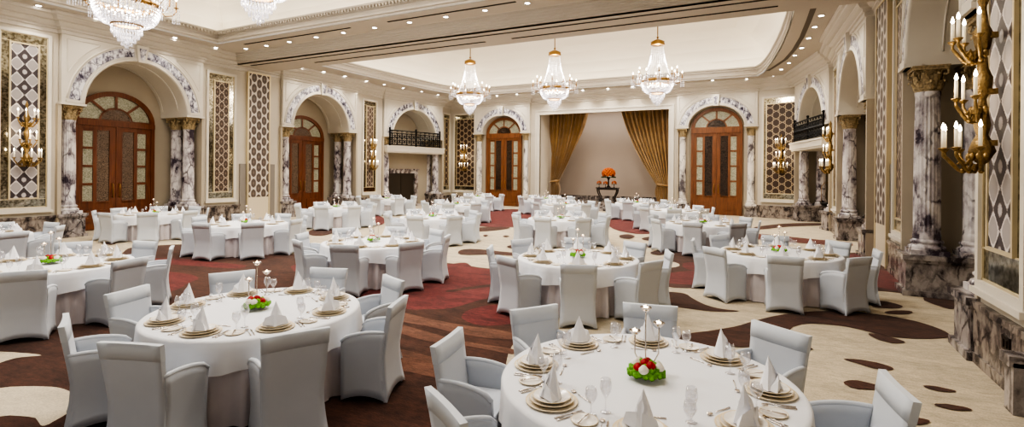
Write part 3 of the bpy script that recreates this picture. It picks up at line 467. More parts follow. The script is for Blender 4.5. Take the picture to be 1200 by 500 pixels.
bm_=MB(); bm_.box(-20.2,2.5,14.12,15.72,6.6,7.3)
obj('ceiling',bm_,M['ceil'],kind='structure')
BP=[(0,6.60)]
for i in range(6): BP+=[(.07*i,6.605+.065*i),(.07*i,6.65+.065*i),(.07*i+.045,6.655+.065*i),(.07*i+.045,6.67+.065*i)]
BP+=[(.46,7.0)]
obj('trim_2',sweep([(-20.2,14.12),(2.5,14.12)],BP),M['cornice'],kind='structure')
FASC=[(0.06,7.0),(.06,7.06),(.12,7.08),(.12,7.13),(.02,7.16),(-.02,7.24),(.0,7.3),(.06,7.32),(.06,7.38),(.14,7.41),(.14,7.47),(-.04,7.47),(-.04,7.36)]
def coffer(poly,name_i,top):
    tm=sweep(poly,FASC,True,-1)
    if name_i==3:   # dentil course of the near coffer
        for i in range(150):
            x=-18.8+.13*i
            if x<.8: tm.box(x,x+.065,12.36,12.47,7.33,7.4)
        for i in range(80):
            y=2+.13*i
            if y<12.3: tm.box(-18.87,-18.76,y,y+.065,7.33,7.4)
    obj('trim_%d'%name_i,tm,M['cornice'],kind='structure')
    cx=sum(p[0] for p in poly)/len(poly); cy=(min(p[1] for p in poly)+max(p[1] for p in poly))/2
    def off(d):
        out=[]; n=len(poly)
        for i,p in enumerate(poly):
            a=Vector(poly[i-1]); p=Vector(p); b=Vector(poly[(i+1)%n])
            d1=(p-a).normalized(); d2=(b-p).normalized(); n1=Vector((d1.y,-d1.x)); n2=Vector((d2.y,-d2.x))
            mt=(n1+n2)/max(.35,1+n1.dot(n2)); out.append((p.x+mt.x*d,p.y+mt.y*d))
        return out
    v=MB(); rings=[(.06,7.36),(.55,7.36),(.62,7.6),(.55,8.0),(.2,8.5),(-.5,8.95),(-1.3,top-.05),(-2.0,top)]
    n=len(poly); vs=[]
    for d,z in rings: vs+=[(x,y,z) for x,y in off(d)]
    fs=[(j*n+i,(j+1)*n+i,(j+1)*n+(i+1)%n,j*n+(i+1)%n) for j in range(len(rings)-1) for i in range(n)]
    vs.append((cx,cy,top+.12)); e=len(rings)-1
    fs+=[(e*n+i,len(vs)-1,e*n+(i+1)%n) for i in range(n)]
    v.add(vs,fs); obj('ceiling',v,M['vault'],kind='structure')
    s=MB(); vs=[(x,y,7.40) for x,y in off(.16)]+[(x,y,7.40) for x,y in off(.30)]
    s.add(vs,[(i,(i+1)%n,n+(i+1)%n,n+i) for i in range(n)]); obj('trim_%d'%(name_i+20),s,M['cove'],kind='structure')
coffer(NEAR,3,9.2); coffer(FAR,4,9.2)
# -- linear air slots
def slot(x0,x1,y,z,w=.07):
    m=MB(); m.box(x0,x1,y-w/2,y+w/2,z-.014,z-.001)
    obj('air_slot',m,M['slot'],label=SLOTL.pop(0),cat='air vent',group='linear ceiling air vents')
SLOTL=['long dark air slot along the front underside of the ceiling beam','left dark air slot on the rear underside of the ceiling beam','right dark air slot on the rear underside of the ceiling beam',
 'dark air slot over the downlights beside the near coffer, left end','dark air slot over the downlights beside the near coffer, mid length','dark air slot over the downlights beside the near coffer, right end']
slot(-19.6,2.2,14.42,6.6); slot(-16.6,-8.6,15.1,6.6); slot(-7.6,.2,15.1,6.6)
slot(-18.0,-12.6,12.95,7.0); slot(-11.0,-6.4,12.95,7.0); slot(-5.4,.2,12.95,7.0)
m=MB(); P=[(1.14,16.8),(1.1,18.4),(1.02,20.5),(.86,22.5),(.62,24.2),(.3,25.4),(-.05,26.6)]
vs=[(x-.08,y,6.992) for x,y in P]+[(x+.08,y,6.992) for x,y in P]; k=len(P)
m.add(vs,[(i,k+i,k+i+1,i+1) for i in range(k-1)])
obj('air_slot',m,M['slotb'],label='curved bronze air slot beside the right row of downlights',cat='air vent',group='linear ceiling air vents')

# ================================================================ ARCH BAYS
def ell(A,B,n,t0=0,t1=PI): return [(A*cos(t0+(t1-t0)*i/n),B*sin(t0+(t1-t0)*i/n)) for i in range(n+1)]
TN=[5]
def arch_block(seg,zc,a,b,depth,name):
    loc,rz,L=frame_of(seg); w=L/2; zt=6.5
    m=MB(); n=28
    arch=[(x,zc+z) for x,z in ell(a,b,n)]
    outer=[]
    for i in range(n+1):
        t=PI*i/n; dx,dz=cos(t),sin(t); k=min(w/abs(dx) if abs(dx)>1e-6 else 1e9,(zt-zc)/dz if dz>1e-6 else 1e9)
        outer.append((dx*k,zc+dz*k))
    # keep the corners
    tc=math.atan2(zt-zc,w)
    def near(t): return min(range(n+1),key=lambda i:abs(PI*i/n-t))
    outer[near(tc)]=(w,zt); outer[near(PI-tc)]=(-w,zt)
    vs=[(x,0,z) for x,z in arch]+[(x,0,z) for x,z in outer]
    m.add(vs,[(i,n+1+i,n+2+i,i+1) for i in range(n)])
    vs=[(x,0,z) for x,z in arch]+[(x,depth,z) for x,z in arch]
    m.add(vs,[(i,i+1,n+2+i,n+1+i) for i in range(n)],0,True)
    for s in (-1,1):
        x0,x1=sorted((s*a,s*w)); m.add([(x0,0,zc),(x1,0,zc),(x1,depth,zc),(x0,depth,zc)],[(0,3,2,1)])
        m.add([(s*w,0,zc),(s*w,.34,zc),(s*w,.34,zt+.4),(s*w,0,zt+.4)],[(0,1,2,3) if s>0 else (3,2,1,0)])
    m.add([(-w,0,zt),(w,0,zt),(w,0,zt+.3),(-w,0,zt+.3)],[(0,1,2,3)])
    o=obj('trim_%d'%TN[0],m,M['block'],kind='structure',loc=loc,rz=rz); TN[0]+=1
    # mouldings (tubes along the arch)
    mo=MB()
    def arcline(d,r,t0=.02,t1=PI-.02,y=0): mo.tube([(x,y,zc+z) for x,z in ell(a+d,b+d,30,t0,t1)],r,6)
    arcline(.045,.045); arcline(.10,.018,y=-.01); arcline(.50,.03,.1,PI-.1); arcline(.115,.02)
    bw=.5
    for s in (-1,1):   # impost strip
        x0,x1=sorted((s*(a-.03),s*(w+.05))); mo.box(x0,x1,-.05,.22,zc-.0,zc+.07)
        x0,x1=sorted((s*(a+.08),s*(a+.52))); mo.box(x0,x1,-.03,0,zc+.09,zc+.16)
        # spandrel panel line
        top=zt-.22; q=[(s*x,zc+z) for x,z in ell(a+.68,b+.66,20,.12,PI/2-.34)]
        q=[p for p in q if abs(p[0])<w-.14 and p[1]<top]
        if len(q)>2:
            e=q[-1]; mo.tube([(s*(w-.14),-.005,q[0][1])]+[(x,-.005,z) for x,z in q]+[(e[0],-.005,top),(s*(w-.14),-.005,top),(s*(w-.14),-.005,q[0][1])],.014,4)
    if depth>.8:   # vault rib and panel lines seen on the far soffit
        for y in (depth*.32,depth*.9):
            mo.tube([(x,y,zc+z) for x,z in ell(a-.01,b-.01,30,.14,PI-.14)],.022,5)
    obj('moulding',mo,M['block'],o)
    inl=MB()
    for t0,t1 in ((.09,PI/2-.11),(PI/2+.11,PI-.09)):
        A=ell(a+.15,b+.15,16,t0,t1); B=ell(a+.44,b+.44,16,t0,t1)
        vs=[(x,-.012,zc+z) for x,z in A]+[(x,-.012,zc+z) for x,z in B]
        inl.add(vs,[(i,17+i,18+i,i+1) for i in range(16)])
    obj('marble_inlay',inl,M['inlay'],o)
    ks=MB(); z0,z1=zc+b-.02,zc+b+.56; x0,x1=.13,.2
    vs=[(-x0,-.1,z0),(x0,-.1,z0),(x1,-.14,z1),(-x1,-.14,z1),(-x0,.05,z0),(x0,.05,z0),(x1,.05,z1),(-x1,.05,z1)]
    ks.add(vs,[(0,1,2,3),(1,5,6,2),(4,0,3,7),(3,2,6,7),(0,4,5,1)])
    vs=[(-.07,-.108,z0+.08),(.07,-.108,z0+.08),(.12,-.14,z1-.1),(-.12,-.14,z1-.1)]; ks.add(vs,[(0,1,2,3)],1)
    obj('keystone',ks,[M['block'],M['inlay']],o)
    return loc,rz,w
def niche(loc,rz,w,zc,a,b,depth,side,top=None):
    top=top or zc+b+.02
    for s in (-1,1):
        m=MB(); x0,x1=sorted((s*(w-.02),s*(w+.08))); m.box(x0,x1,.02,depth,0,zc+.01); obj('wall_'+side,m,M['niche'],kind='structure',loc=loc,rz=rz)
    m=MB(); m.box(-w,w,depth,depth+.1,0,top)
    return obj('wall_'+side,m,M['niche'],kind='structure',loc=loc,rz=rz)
def pedestal(loc,rz,x0,x1,y0,y1,h=.75):
    m=MB(); m.box(x0-.05,x1+.05,y0-.05,y1,0,.1); m.box(x0,x1,y0,y1,.1,h-.14); m.box(x0-.03,x1+.03,y0-.03,y1,h-.14,h-.09); m.box(x0-.06,x1+.06,y0-.06,y1,h-.09,h)
    o=obj('trim_%d'%TN[0],m,M['base'],kind='structure',loc=loc,rz=rz); TN[0]+=1
    return o
# ---------------------------------------------------------------- columns
def capital_mb(r,h):
    m=MB()
    m.lathe([(r*.98,0),(r*1.06,.02),(r*.98,.04),(r*.95,h*.3),(r*1.05,h*.7),(r*1.3,h*.88)],20)
    for row,(z0,z1,n,o) in enumerate(((.03,h*.42,8,0),(.05,h*.72,8,.5))):
        for i in range(n):
            t=2*PI*(i+o)/n; d=(cos(t),sin(t)); p=(-sin(t),cos(t)); wd=r*.34
            prof=[(r*1.0,z0,wd*.8),(r*1.1,z0+(z1-z0)*.5,wd),(r*1.22,z1-.02,wd*.8),(r*1.42,z1,wd*.45),(r*1.46,z1-.04,wd*.2)]
            vs=[]
            for (rr,z,ww) in prof:
                vs+=[(d[0]*rr-p[0]*ww,d[1]*rr-p[1]*ww,z),(d[0]*(rr+.02),d[1]*(rr+.02),z),(d[0]*rr+p[0]*ww,d[1]*rr+p[1]*ww,z)]
            fs=[]
            for k in range(len(prof)-1):
                for q in range(2): fs.append((k*3+q,k*3+q+1,k*3+q+4,k*3+q+3))
            m.add(vs,fs)
    for i in range(4):
        t=PI/4+PI/2*i; d=(cos(t),sin(t))
        pts=[]
        for k in range(12):
            a=k*.55; q=.085*(1-k/14); pts.append((d[0]*(r*1.45-q*cos(a)+.02),d[1]*(r*1.45-q*cos(a)+.02),h*.86-.075+q*sin(a)))
        m.tube([(d[0]*r*1.05,d[1]*r*1.05,h*.5)]+pts,.022,5)
    k=r*1.35; m.box(-k,k,-k,k,h-.075,h-.03); k=r*1.42; m.box(-k,k,-k,k,h-.03,h)
    return m
def shaft_mb(r,h,nf=20):
    m=MB(); per=4; n=nf*per
    def fl(a,rr,z):
        ph=(a*nf/(2*PI))%1; f=abs(sin(PI*ph)); return rr*(1-.10*f) if .12<z<h-.1 else rr
    m.lathe([(r*1.04,0),(r*1.04,.06),(r,.12),(r,.14),(r*1.005,h*.33),(r*.97,h*.7),(r*.9,h-.12),(r*.9,h-.1),(r*.96,h-.04),(r*.96,h)],n,fn=fl); return m
def base_mb(r,h):
    m=MB(); k=r*1.38; m.box(-k,k,-k,k,0,h*.3)
    m.lathe([(r*1.36,h*.3),(r*1.42,h*.42),(r*1.34,h*.54),(r*1.16,h*.6),(r*1.14,h*.7),(r*1.24,h*.76),(r*1.24,h*.86),(r*1.12,h*.93),(r*1.03,h)],32); return m
COL={}
def column(x,y,z0,z1,r,mat,label,loc,rz):
    key=(round(z0,2),round(z1,2),r,mat)
    p=Matrix.Translation(loc)@Matrix.Rotation(rz,4,'Z')@Vector((x,y,z0))
    if key not in COL:
        H=z1-z0; hb,hc=.28,.46
        e=empty('marble_column',label,'column',None); e['group']='marble columns of the arches'
        b=obj('base',base_mb(r,hb),M[mat],e)
        s=obj('shaft',shaft_mb(r,H-hb-hc),M[mat],e,loc=(0,0,hb))
        c=obj('capital',capital_mb(r*.95,hc),M['capital'],e,label='gilded leafy capital',loc=(0,0,H-hc))
        COL[key]=Proto(e)
    return COL[key].put(p,rz,label,'marble columns of the arches')
# ---------------------------------------------------------------- doors
def double_door(idx,loc,rz,y,cx,a,zt,zl,b,wood,gp,gd,floor=.05):
    """a half width of the frame, zl head of the leaves, zt springing of the fanlight, b its height"""
    D=empty('door_%d'%idx,kind='structure',loc=loc,rz=rz)
    f=MB(); fw=.13
    for s in (-1,1):
        x0,x1=sorted((cx+s*(a-fw),cx+s*a)); f.box(x0,x1,y-.1,y,0,zt)
    f.box(cx-a,cx+a,y-.12,y,zl,zt)
    A=ell(a,b,24); B=ell(a-.17,b-.17,24)
    vs=[(cx+x,y-.1,zt+z) for x,z in A]+[(cx+x,y-.1,zt+z) for x,z in B]+[(cx+x,y,zt+z) for x,z in A]+[(cx+x,y,zt+z) for x,z in B]
    f.add(vs,[(25+i,i,i+1,26+i) for i in range(24)]+[(i,50+i,51+i,i+1) for i in range(24)]+[(25+i,26+i,76+i,75+i) for i in range(24)])
    obj('frame',f,M[wood],D)
    fa=MB(); z=zt+.02
    ri=.42
    A=ell(a-.16,b-.16,24); B=ell((a-.16)*ri+.06,(b-.16)*ri+.1,24); C=ell((a-.16)*ri,(b-.16)*ri+.03,24)
    vs=[(cx+x,y-.03,z+q) for x,q in A]; fa.add(vs+[(cx,y-.03,z)],[(i,i+1,25) for i in range(24)],1)
    vs=[(cx+x,y-.045,z+q) for x,q in C]; fa.add(vs+[(cx,y-.045,z)],[(i,i+1,25) for i in range(24)],2)
    vs=[(cx+x,y-.07,z+q) for x,q in B]+[(cx+x,y-.07,z+q) for x,q in C]; fa.add(vs,[(25+i,i,i+1,26+i) for i in range(24)],0)
    for t in (.82,PI/2,PI-.82):
        p0=(cx+(a-.16)*ri*cos(t)*1.05,z+((b-.16)*ri+.05)*sin(t)); p1=(cx+(a-.14)*cos(t),z+(b-.14)*sin(t)); d=Vector((p1[0]-p0[0],p1[1]-p0[1])).normalized(); q=Vector((-d.y,d.x))*.045
        fa.add([(p0[0]+q.x,y-.07,p0[1]+q.y),(p0[0]-q.x,y-.07,p0[1]-q.y),(p1[0]-q.x,y-.07,p1[1]-q.y),(p1[0]+q.x,y-.07,p1[1]+q.y)],[(0,1,2,3)],0)
    fa.box(cx-a+.16,cx+a-.16,y-.08,y-.02,zt-.02,zt+.06,0)
    obj('fanlight',fa,[M[wood],M[gp],M[gd]],D)
    W=a-fw
    for s in (-1,1):
        lf=MB(); x0,x1=sorted((cx+s*.006,cx+s*W)); ya,yb=y-.07,y-.02
        def X(u): return cx+s*(.006+u*(W-.006))   # u from the meeting stile
        def bar(u0,u1,za,zb,yy=ya):
            q0,q1=sorted((X(u0),X(u1))); lf.box(q0,q1,yy,yb,za,zb)
        zb_=1.0; zt_=zl-.16
        bar(0,.17,0+.02,zl); bar(.86,1,0+.02,zl); bar(.17,.86,zt_,zl); bar(.17,.86,.02,zb_-.02); bar(.5,.6,zb_-.02,zt_)
        hh=(zt_-zb_)/4
        for k in range(5): bar(.6,.86,zb_-.04+k*hh,zb_+.04+k*hh)
        bar(.17,.5,zb_-.06,zb_+.02)
        q0,q1=sorted((X(.24),X(.8))); lf.box(q0,q1,ya-.025,yb,.28,.72)
        leaf=obj('leaf',lf,M[wood],D)
        g=MB(); q0,q1=sorted((X(.6),X(.86))); g.box(q0,q1,yb-.02,yb,zb_,zt_); obj('glass',g,M[gp],leaf)
        g=MB(); q0,q1=sorted((X(.17),X(.5))); g.box(q0,q1,yb-.02,yb,zb_,zt_); obj('glass',g,M[gd],leaf,label='dark textured glass')
        h=MB(); xx=X(.09); h.tube([(xx,ya-.01,1.15),(xx,ya-.06,1.18),(xx,ya-.06,1.62),(xx,ya-.01,1.65)],.018,6); obj('handle',h,M['brass'],leaf)
    return D
# ---------------------------------------------------------------- assemble the bays
AB=1.68; BB=1.76; DP=1.6
def side_bay(seg,side,desc,cols,door=None,ped=True):
    loc,rz,w=arch_block(seg,ZC,AB,BB,DP,'')
    niche(loc,rz,w,ZC,AB,BB,DP,side)
    for s in (-1,1):
        x0,x1=sorted((s*(w-.66),s*(w+.02))); pedestal(loc,rz,x0,x1,-.02,1.42)
        for k,(y,t) in enumerate(((.34,'front'),(1.06,'rear'))):
            column(s*(w-.34),y,.75,ZC,.205,'column','veined marble column with gilt capital, %s one at the %s of %s'%(t,'left' if s<0 else 'right',desc),loc,rz)
    return loc,rz,w
l,r,w=side_bay(L1,'left','the largest left arch',2); double_door(1,l,r,DP-.01,.05,1.34,3.9,3.72,1.1,'wood','paneg','paned')
l,r,w=side_bay(L2,'left','the second left arch',2); double_door(2,l,r,DP-.01,.0,1.34,3.9,3.72,1.1,'wood','paneg','paned')
l3=side_bay(L3,'left','the fireplace arch',2); r3=side_bay(R3,'right','the right balcony arch',2)
side_bay(R2,'right','the second right arch',2); side_bay(R1,'right','the nearest right arch',2)
for seg,i,desc in ((B1,3,'the back left doors'),(B2,4,'the back right doors')):
    loc,rz,w=arch_block(seg,ZB,1.38,1.16,.5,'')
    m=MB()
    for s in (-1,1):
        x0,x1=sorted((s*1.36,s*(w-.02))); m.box(x0,x1,.42,.55,0,ZB); x0,x1=sorted((s*(w-.1),s*(w-.0))); m.box(x0,x1,.05,.55,0,ZB)
    m.box(-w,w,.49,.6,0,ZB+1.3); obj('wall_back',m,M['niche'],kind='structure',loc=loc,rz=rz)
    for s in (-1,1):
        x0,x1=sorted((s*(w-.56),s*(w-.02))); pedestal(loc,rz,x0,x1,-.02,.46,.56)
        column(s*(w-.29),.22,.56,ZB,.185,'palecol','pale marble column with gilt capital, %s of %s'%('left' if s<0 else 'right',desc),loc,rz)
    double_door(i,loc,rz,.48,0,1.28,4.62,4.36,1.08,'woodl','paneg','paneb')
# ---------------------------------------------------------------- balconies and fireplace
def spiral(cx,cz,r,turn,a0,n=12):
    return [(cx+r*(1-.8*i/n)*cos(a0+turn*i/n),cz+r*(1-.8*i/n)*sin(a0+turn*i/n)) for i in range(n+1)]
def balcony(loc,rz,w,who):
    s=MB(); s.box(-w+.06,w-.06,-.22,DP,3.36,3.66); s.box(-w+.03,w-.03,-.26,DP,3.6,3.68); s.box(-w+.1,w-.1,-.16,DP,3.28,3.36)
    obj('trim_%d'%TN[0],s,M['block'],kind='structure',loc=loc,rz=rz); TN[0]+=1
    R=empty('balcony_railing','black scrolled iron railing on the balcony %s'%who,'railing','balcony railings',loc=loc,rz=rz)
    X=w-.34; f=MB(); y=-.08
    f.tube([(-X,y,4.60),(X,y,4.60)],.035,6); f.tube([(-X,y,3.76),(X,y,3.76)],.025,6); f.tube([(-X,y,4.44),(X,y,4.44)],.018,5)
    obj('rail',f,M['black'],R)
    nb=11; step=2*X/nb; sc=MB()
    for i in range(nb):
        x=-X+step*(i+.5)
        for (dz,sg) in ((4.27,1),(3.94,-1)):
            for k in (-1,1):
                sc.tube([(p,y,q) for p,q in spiral(x+k*step*.25,dz,.15,sg*k*6.6,PI/2*sg,13)],.026,4,cap=False)
        sc.tube([(x,y,3.76),(x,y,4.44)],.022,4); sc.bead((x,y,4.17),.1,.13); sc.tube([(x+step/2,y,3.76),(x+step/2,y,4.44)],.018,4)
        sc.tube([(p,y,q) for p,q in spiral(x,4.52,.075,6,0,8)],.018,4,cap=False)
    obj('scrollwork',sc,M['black'],R)
    for i in (-1,0,1):
        p=MB(); p.box(i*X-.035,i*X+.035,y-.035,y+.035,3.68,4.68); p.ball((i*X,y,4.72),.06); obj('post',p,M['black'],R)
balcony(*l3,'above the fireplace'); balcony(*r3,'in the right rear arch')
loc,rz,w=l3
m=MB(); m.box(-w,w,.95,1.05,0,3.3); obj('wall_left',m,M['niche'],kind='structure',loc=loc,rz=rz)
FP=empty('fireplace','grey marble fireplace with dark closed doors under the left balcony','fireplace',loc=loc,rz=rz)
m=MB(); a0,a1,zt=-1.42,.66,2.05
m.box(a0-.26,a0,.8,.95,0,zt+.2); m.box(a1,a1+.26,.8,.95,0,zt+.2); m.box(a0,a1,.8,.95,zt,zt+.2); m.box(a0-.32,a1+.32,.74,.95,zt+.2,zt+.28); m.box(a0-.4,a1+.4,.5,.95,0,.12)
obj('surround',m,M['firemar'],FP)
for s in (0,1):
    m=MB(); xm=(a0+a1)/2; x0,x1=(a0,xm-.015) if s==0 else (xm+.015,a1); m.box(x0,x1,.9,.94,.12,zt); m.box(x0+.06,x1-.06,.885,.9,.2,zt-.08); obj('door',m,M['firebox'],FP)
# small hanging planter and stand in the right balcony arch
loc,rz,w=r3
P=Matrix.Translation(loc)@Matrix.Rotation(rz,4,'Z')@Vector((w-1.0,.3,.75))
pl=empty('planter_stand','small black bowl with a thin hoop handle on the right arch plinth','planter',loc=P)
m=MB(); m.lathe([(.02,.12),(.12,.12),(.24,.22),(.27,.3),(.22,.3),(.05,.2)],16); m.lathe([(.12,0),(.05,.04),(.05,.12)],12); obj('bowl',m,M['black'],pl)
m=MB(); m.tube([(-.22,0,.28),(-.22,0,.95),(-.12,0,1.1),(.05,0,1.12)],.012,5); obj('handle',m,M['brass'],pl)

# ================================================================ WALL PANELS
def panel(x,y,rz,W,lw,z0,z1,lat,label,off=.0,bottom='mirror',zl0=None):
    P=empty('mirror_panel',label,'wall panel','mirrored wall panels',loc=(x,y,0),rz=rz)
    h=W/2; q=lw/2; zl0=zl0 or z0+.3; zl1=z1-.32
    f=MB()
    for (a,b,c_,d) in ((-h-.09,-h,z0-.09,z1+.09),(h,h+.09,z0-.09,z1+.09),(-h,h,z1,z1+.09),(-h,h,z0-.09,z0)): f.box(a,b,-.07,0,c_,d)
    f.box(-h-.13,h+.13,-.11,0,z0-.16,z0-.09); obj('frame',f,M['block'],P)
    m=MB(); m.box(-h,h,-.02,0,z0,z1); obj('mirror',m,M['mirror'],P)
    g=MB()
    def strip(a,b,c_,d,y0=-.035): g.box(a,b,y0,-.015,c_,d)
    strip(-h,-h+.025,z0,z1); strip(h-.025,h,z0,z1); strip(-h,h,z1-.025,z1); strip(-h,h,z0,z0+.025)
    strip(-q-.045,-q,zl0-.045,zl1+.045,-.06); strip(q,q+.045,zl0-.045,zl1+.045,-.06); strip(-q,q,zl1,zl1+.045,-.06); strip(-q,q,zl0-.045,zl0,-.06)
    for zz in (zl0-.05,zl1+.06): strip(-h,-q,zz,zz+.015); strip(q,h,zz,zz+.015)
    obj('gilt_frame',g,M['gilt'],P)
    l=MB(); l.box(-q,q,-.045,-.02,zl0,zl1); l.uv=lambda c:(c.x,c.z); obj('lattice',l,M[lat],P)
    return P
panel(-19.955,7.17,PI/2,1.1,.62,1.0,6.2,'lat_grey','tall mirror panel with silver ogee lattice, left of the largest arch')
panel(2.245,7.17,-PI/2,1.1,.62,1.0,6.2,'lat_grey','tall mirror panel with silver ogee lattice behind the nearest sconce',zl0=1.42)
panel(-20.18,13.5,PI/2,1.1,.56,1.0,6.1,'lat_brown','tall mirror panel with brown lattice, right of the largest arch')
panel(2.5,13.2,-PI/2,1.1,.56,1.0,6.1,'lat_brown','narrow mirror panel with brown lattice beyond the nearest right column')
panel(-20.06,22.15,math.atan2(2.41,-.18),1.1,.56,1.0,6.1,'lat_brown','tall mirror panel with brown lattice and sconce before the fireplace arch')
panel(2.245,22.2,-PI/2,1.1,.56,1.0,6.1,'lat_brown','mirror panel with brown lattice and sconce beside the right balcony')
panel(-19.29,28.65,math.atan2(1.5,-.1),.8,.5,.95,6.0,'lat_corner','narrow mirror panel of fretwork on the left wall at the far corner')
panel(-18.15,29.34,0,1.75,1.35,.95,6.0,'lat_corner','wide mirror panel of fretwork with sconce left of the back left doors')
rr=math.atan2(-.75,2.1)
panel(.62,28.545,rr,1.75,1.45,.95,6.0,'lat_corner','wide mirror panel of fretwork with sconce right of the back right doors')
# folding-partition pockets at the beam
def partition(x,y,rz,label):
    P=empty('partition_panel',label,'wall panel','folding partition pockets',loc=(x,y,0),rz=rz)
    l=MB(); l.box(-.5,.5,-.1,-.02,1.0,6.38); l.uv=lambda c:(c.x,c.z); obj('lattice',l,M['lat_wide'],P)
    f=MB(); f.box(-.56,-.5,-.12,0,0,6.44); f.box(.5,.56,-.12,0,0,6.44); f.box(-.5,.5,-.12,0,6.38,6.44); obj('frame',f,M['gilt'],P)
    b=MB(); b.box(-.5,.5,-.1,-.02,.02,1.0); obj('base_panel',b,M['partition'],P)
    for s in (-1,1):
        m=MB(); x0,x1=sorted((s*.58,s*.86)); m.box(x0,x1,-.05,0,0,2.45); obj('side_panel',m,M['post'],P)
partition(-20.19,15.2,PI/2,'grey ogee lattice panel with pale base under the beam, left wall')
partition(2.56,15.2,-PI/2+.05,'grey ogee lattice panel with pale base under the beam, right wall')
m=MB(); m.box(-.02,0,-.09,.09,.42,.56); m.box(-.03,-.02,-.06,-.02,.45,.53); m.box(-.03,-.02,.02,.06,.45,.53)
obj('wall_outlet',m,M['outlet'],loc=(2.2,6.95,0),label='dark double outlet plate on the marble dado at right',cat='outlet')
# plinth blocks on the near right pier
m=MB(); m.box(0,.3,0,.2,0,.48); m.box(-.03,.3,0,.22,.44,.54)
obj('trim_%d'%TN[0],m,M['base'],kind='structure',loc=(2.03,6.28,0)); TN[0]+=1
# ================================================================ STAGE
SX0,SX1=-12.62,-4.9
m=MB(); m.box(SX0-.3,SX1+.3,32.3,32.4,.3,6.6); obj('wall_stage',m,M['stagewall'],kind='structure')
m=MB(); m.box(SX0-.1,SX0,29.06,32.3,0,6.6); m.box(SX1,SX1+.1,29.06,32.3,0,6.6); obj('wall_stage',m,M['stagereveal'],kind='structure')
m=MB(); m.box(SX0-.3,SX1+.3,29.06,32.4,6.5,6.6); obj('ceiling',m,M['ceil'],kind='structure')
m=MB(); m.box(SX0,SX1,29.0,32.3,0,.45); obj('trim_%d'%TN[0],m,M['basedark'],kind='structure'); TN[0]+=1
m=MB(); m.box(SX0,SX1,32.22,32.3,.45,.7); obj('baseboard_stage',m,M['basedark'],kind='structure')
m=MB()
for i in range(2): m.box(-9.6,-8.2,28.4+.3*i,29.0,0,.15+.15*i)
obj('stage_steps',m,M['base'],label='low marble steps up to the stage below the console table',cat='steps')
m=MB()
def fr(y,o,w,d):
    m.box(SX0-o-w,SX0-o,y-d,y,0.0,5.72+o+w); m.box(SX1+o,SX1+o+w,y-d,y,0.0,5.72+o+w); m.box(SX0-o,SX1+o,y-d,y,5.72+o,5.72+o+w)
fr(29.05,0,.2,.06); fr(29.0,.0,.06,.05); fr(29.02,.2,.08,.07)
obj('trim_%d'%TN[0],m,M['block'],kind='structure'); TN[0]+=1
def drape(x_out,x_in,x_t0,x_t1,zt,zb,label,nf,y=30.55):
    C=empty('stage_curtain',label,'curtain','stage curtains',loc=(x_out,y,0))
    sg=1 if x_in>x_out else -1
    def f(u,v):
        z=6.3+(zb-6.3)*v
        if z>zt:
            t=(6.3-z)/(6.3-zt); xi=x_in+(x_t1-x_in)*(1-(1-t)**.95)*(t**.35); xo=x_out+(x_t0-x_out)*t**2
        else:
            t=(zt-z)/(zt-zb); xi=x_t1+sg*.12*sin(PI*min(1,t*1.2)); xo=x_t0
        wd=abs(xi-xo); amp=.10+.08*min(1,.6/max(wd,.25))
        ph=u*2*PI*nf+1.2*sin(3*u+z*.8); x=xo+(xi-xo)*u
        return (x-x_out+.02*sin(ph*2),amp*sin(ph)+.03*sin(2.3*ph+1)-.12*(1-abs((z-zt))/3 if abs(z-zt)<3 else 0),z)
    m=MB(); m.grid(nf*10+1,44,f,smooth=True); obj('drape',m,M['curtain'],C)
    t=MB(); cx=(x_t0+x_t1)/2-x_out; w=abs(x_t1-x_t0)/2+.04
    t.tube([(cx+w*cos(a),-.12+.22*sin(a),zt+.05*cos(a)*sg) for a in [2*PI*i/20 for i in range(20)]],.07,6,closed=True); obj('tieback',t,M['curtain'],C)
drape(-12.55,-10.0,-12.4,-11.92,1.62,.47,'gold stage curtain tied back at the left of the backdrop',9)
drape(-5.0,-8.1,-5.05,-5.75,1.5,.47,'gold stage curtain tied back at the right of the backdrop',11)
# console table and flowers
T=empty('console_table','black console table with curved legs standing on the stage','table',loc=(-8.62,30.1,.45))
m=MB(); m.box(-.66,.66,-.25,.25,.8,.86); m.box(-.6,.6,-.21,.21,.72,.8); obj('table_top',m,M['tableblack'],T)
for sx in (-1,1):
    for sy in (-1,1):
        m=MB(); m.tube([(sx*(.5+.05*sin(t*2*PI)-.05*t+.1*(1-t)**4),sy*.17,.78*(1-t)) for t in [i/10 for i in range(11)]],[.045-.02*i/10 for i in range(11)],8); m.ball((sx*.47,sy*.17,.04),.045); obj('leg',m,M['tableblack'],T)
def bouquet(x,y,z,R,vase_h,n,label,glassy=False):
    B=empty('flower_arrangement',label,'flowers','orange flowers on the console table',loc=(x,y,z))
    v=MB(); v.lathe([(R*.32,0),(R*.34,.02),(R*.12,vase_h*.2),(R*.1,vase_h*.7),(R*.3,vase_h),(R*.2,vase_h)],12); obj('vase',v,M['tableblack'] if not glassy else M['glass'],B)
    f=MB()
    for i in range(n):
        t=i*2.39996; q=1-1.5*(i+.5)/n; rr=math.sqrt(max(0,1-q*q)); k=R*.82
        c=(rr*cos(t)*k,rr*sin(t)*k,vase_h+R*.55+q*k*.8); f.ball(c,R*.2,7,5,fn=lambda a,b:1+.16*sin(5*a)*cos(b))
    obj('blossoms',f,M['orange'],B)
    l=MB()
    for i in range(16):
        t=i*2.4; l.add([(.3*R*cos(t),.3*R*sin(t),vase_h),(R*cos(t-.2),R*sin(t-.2),vase_h+.1*R),(1.08*R*cos(t),1.08*R*sin(t),vase_h-.1*R),(R*cos(t+.2),R*sin(t+.2),vase_h+.1*R)],[(0,1,2,3)])
    obj('leaves',l,M['leafdark'],B)
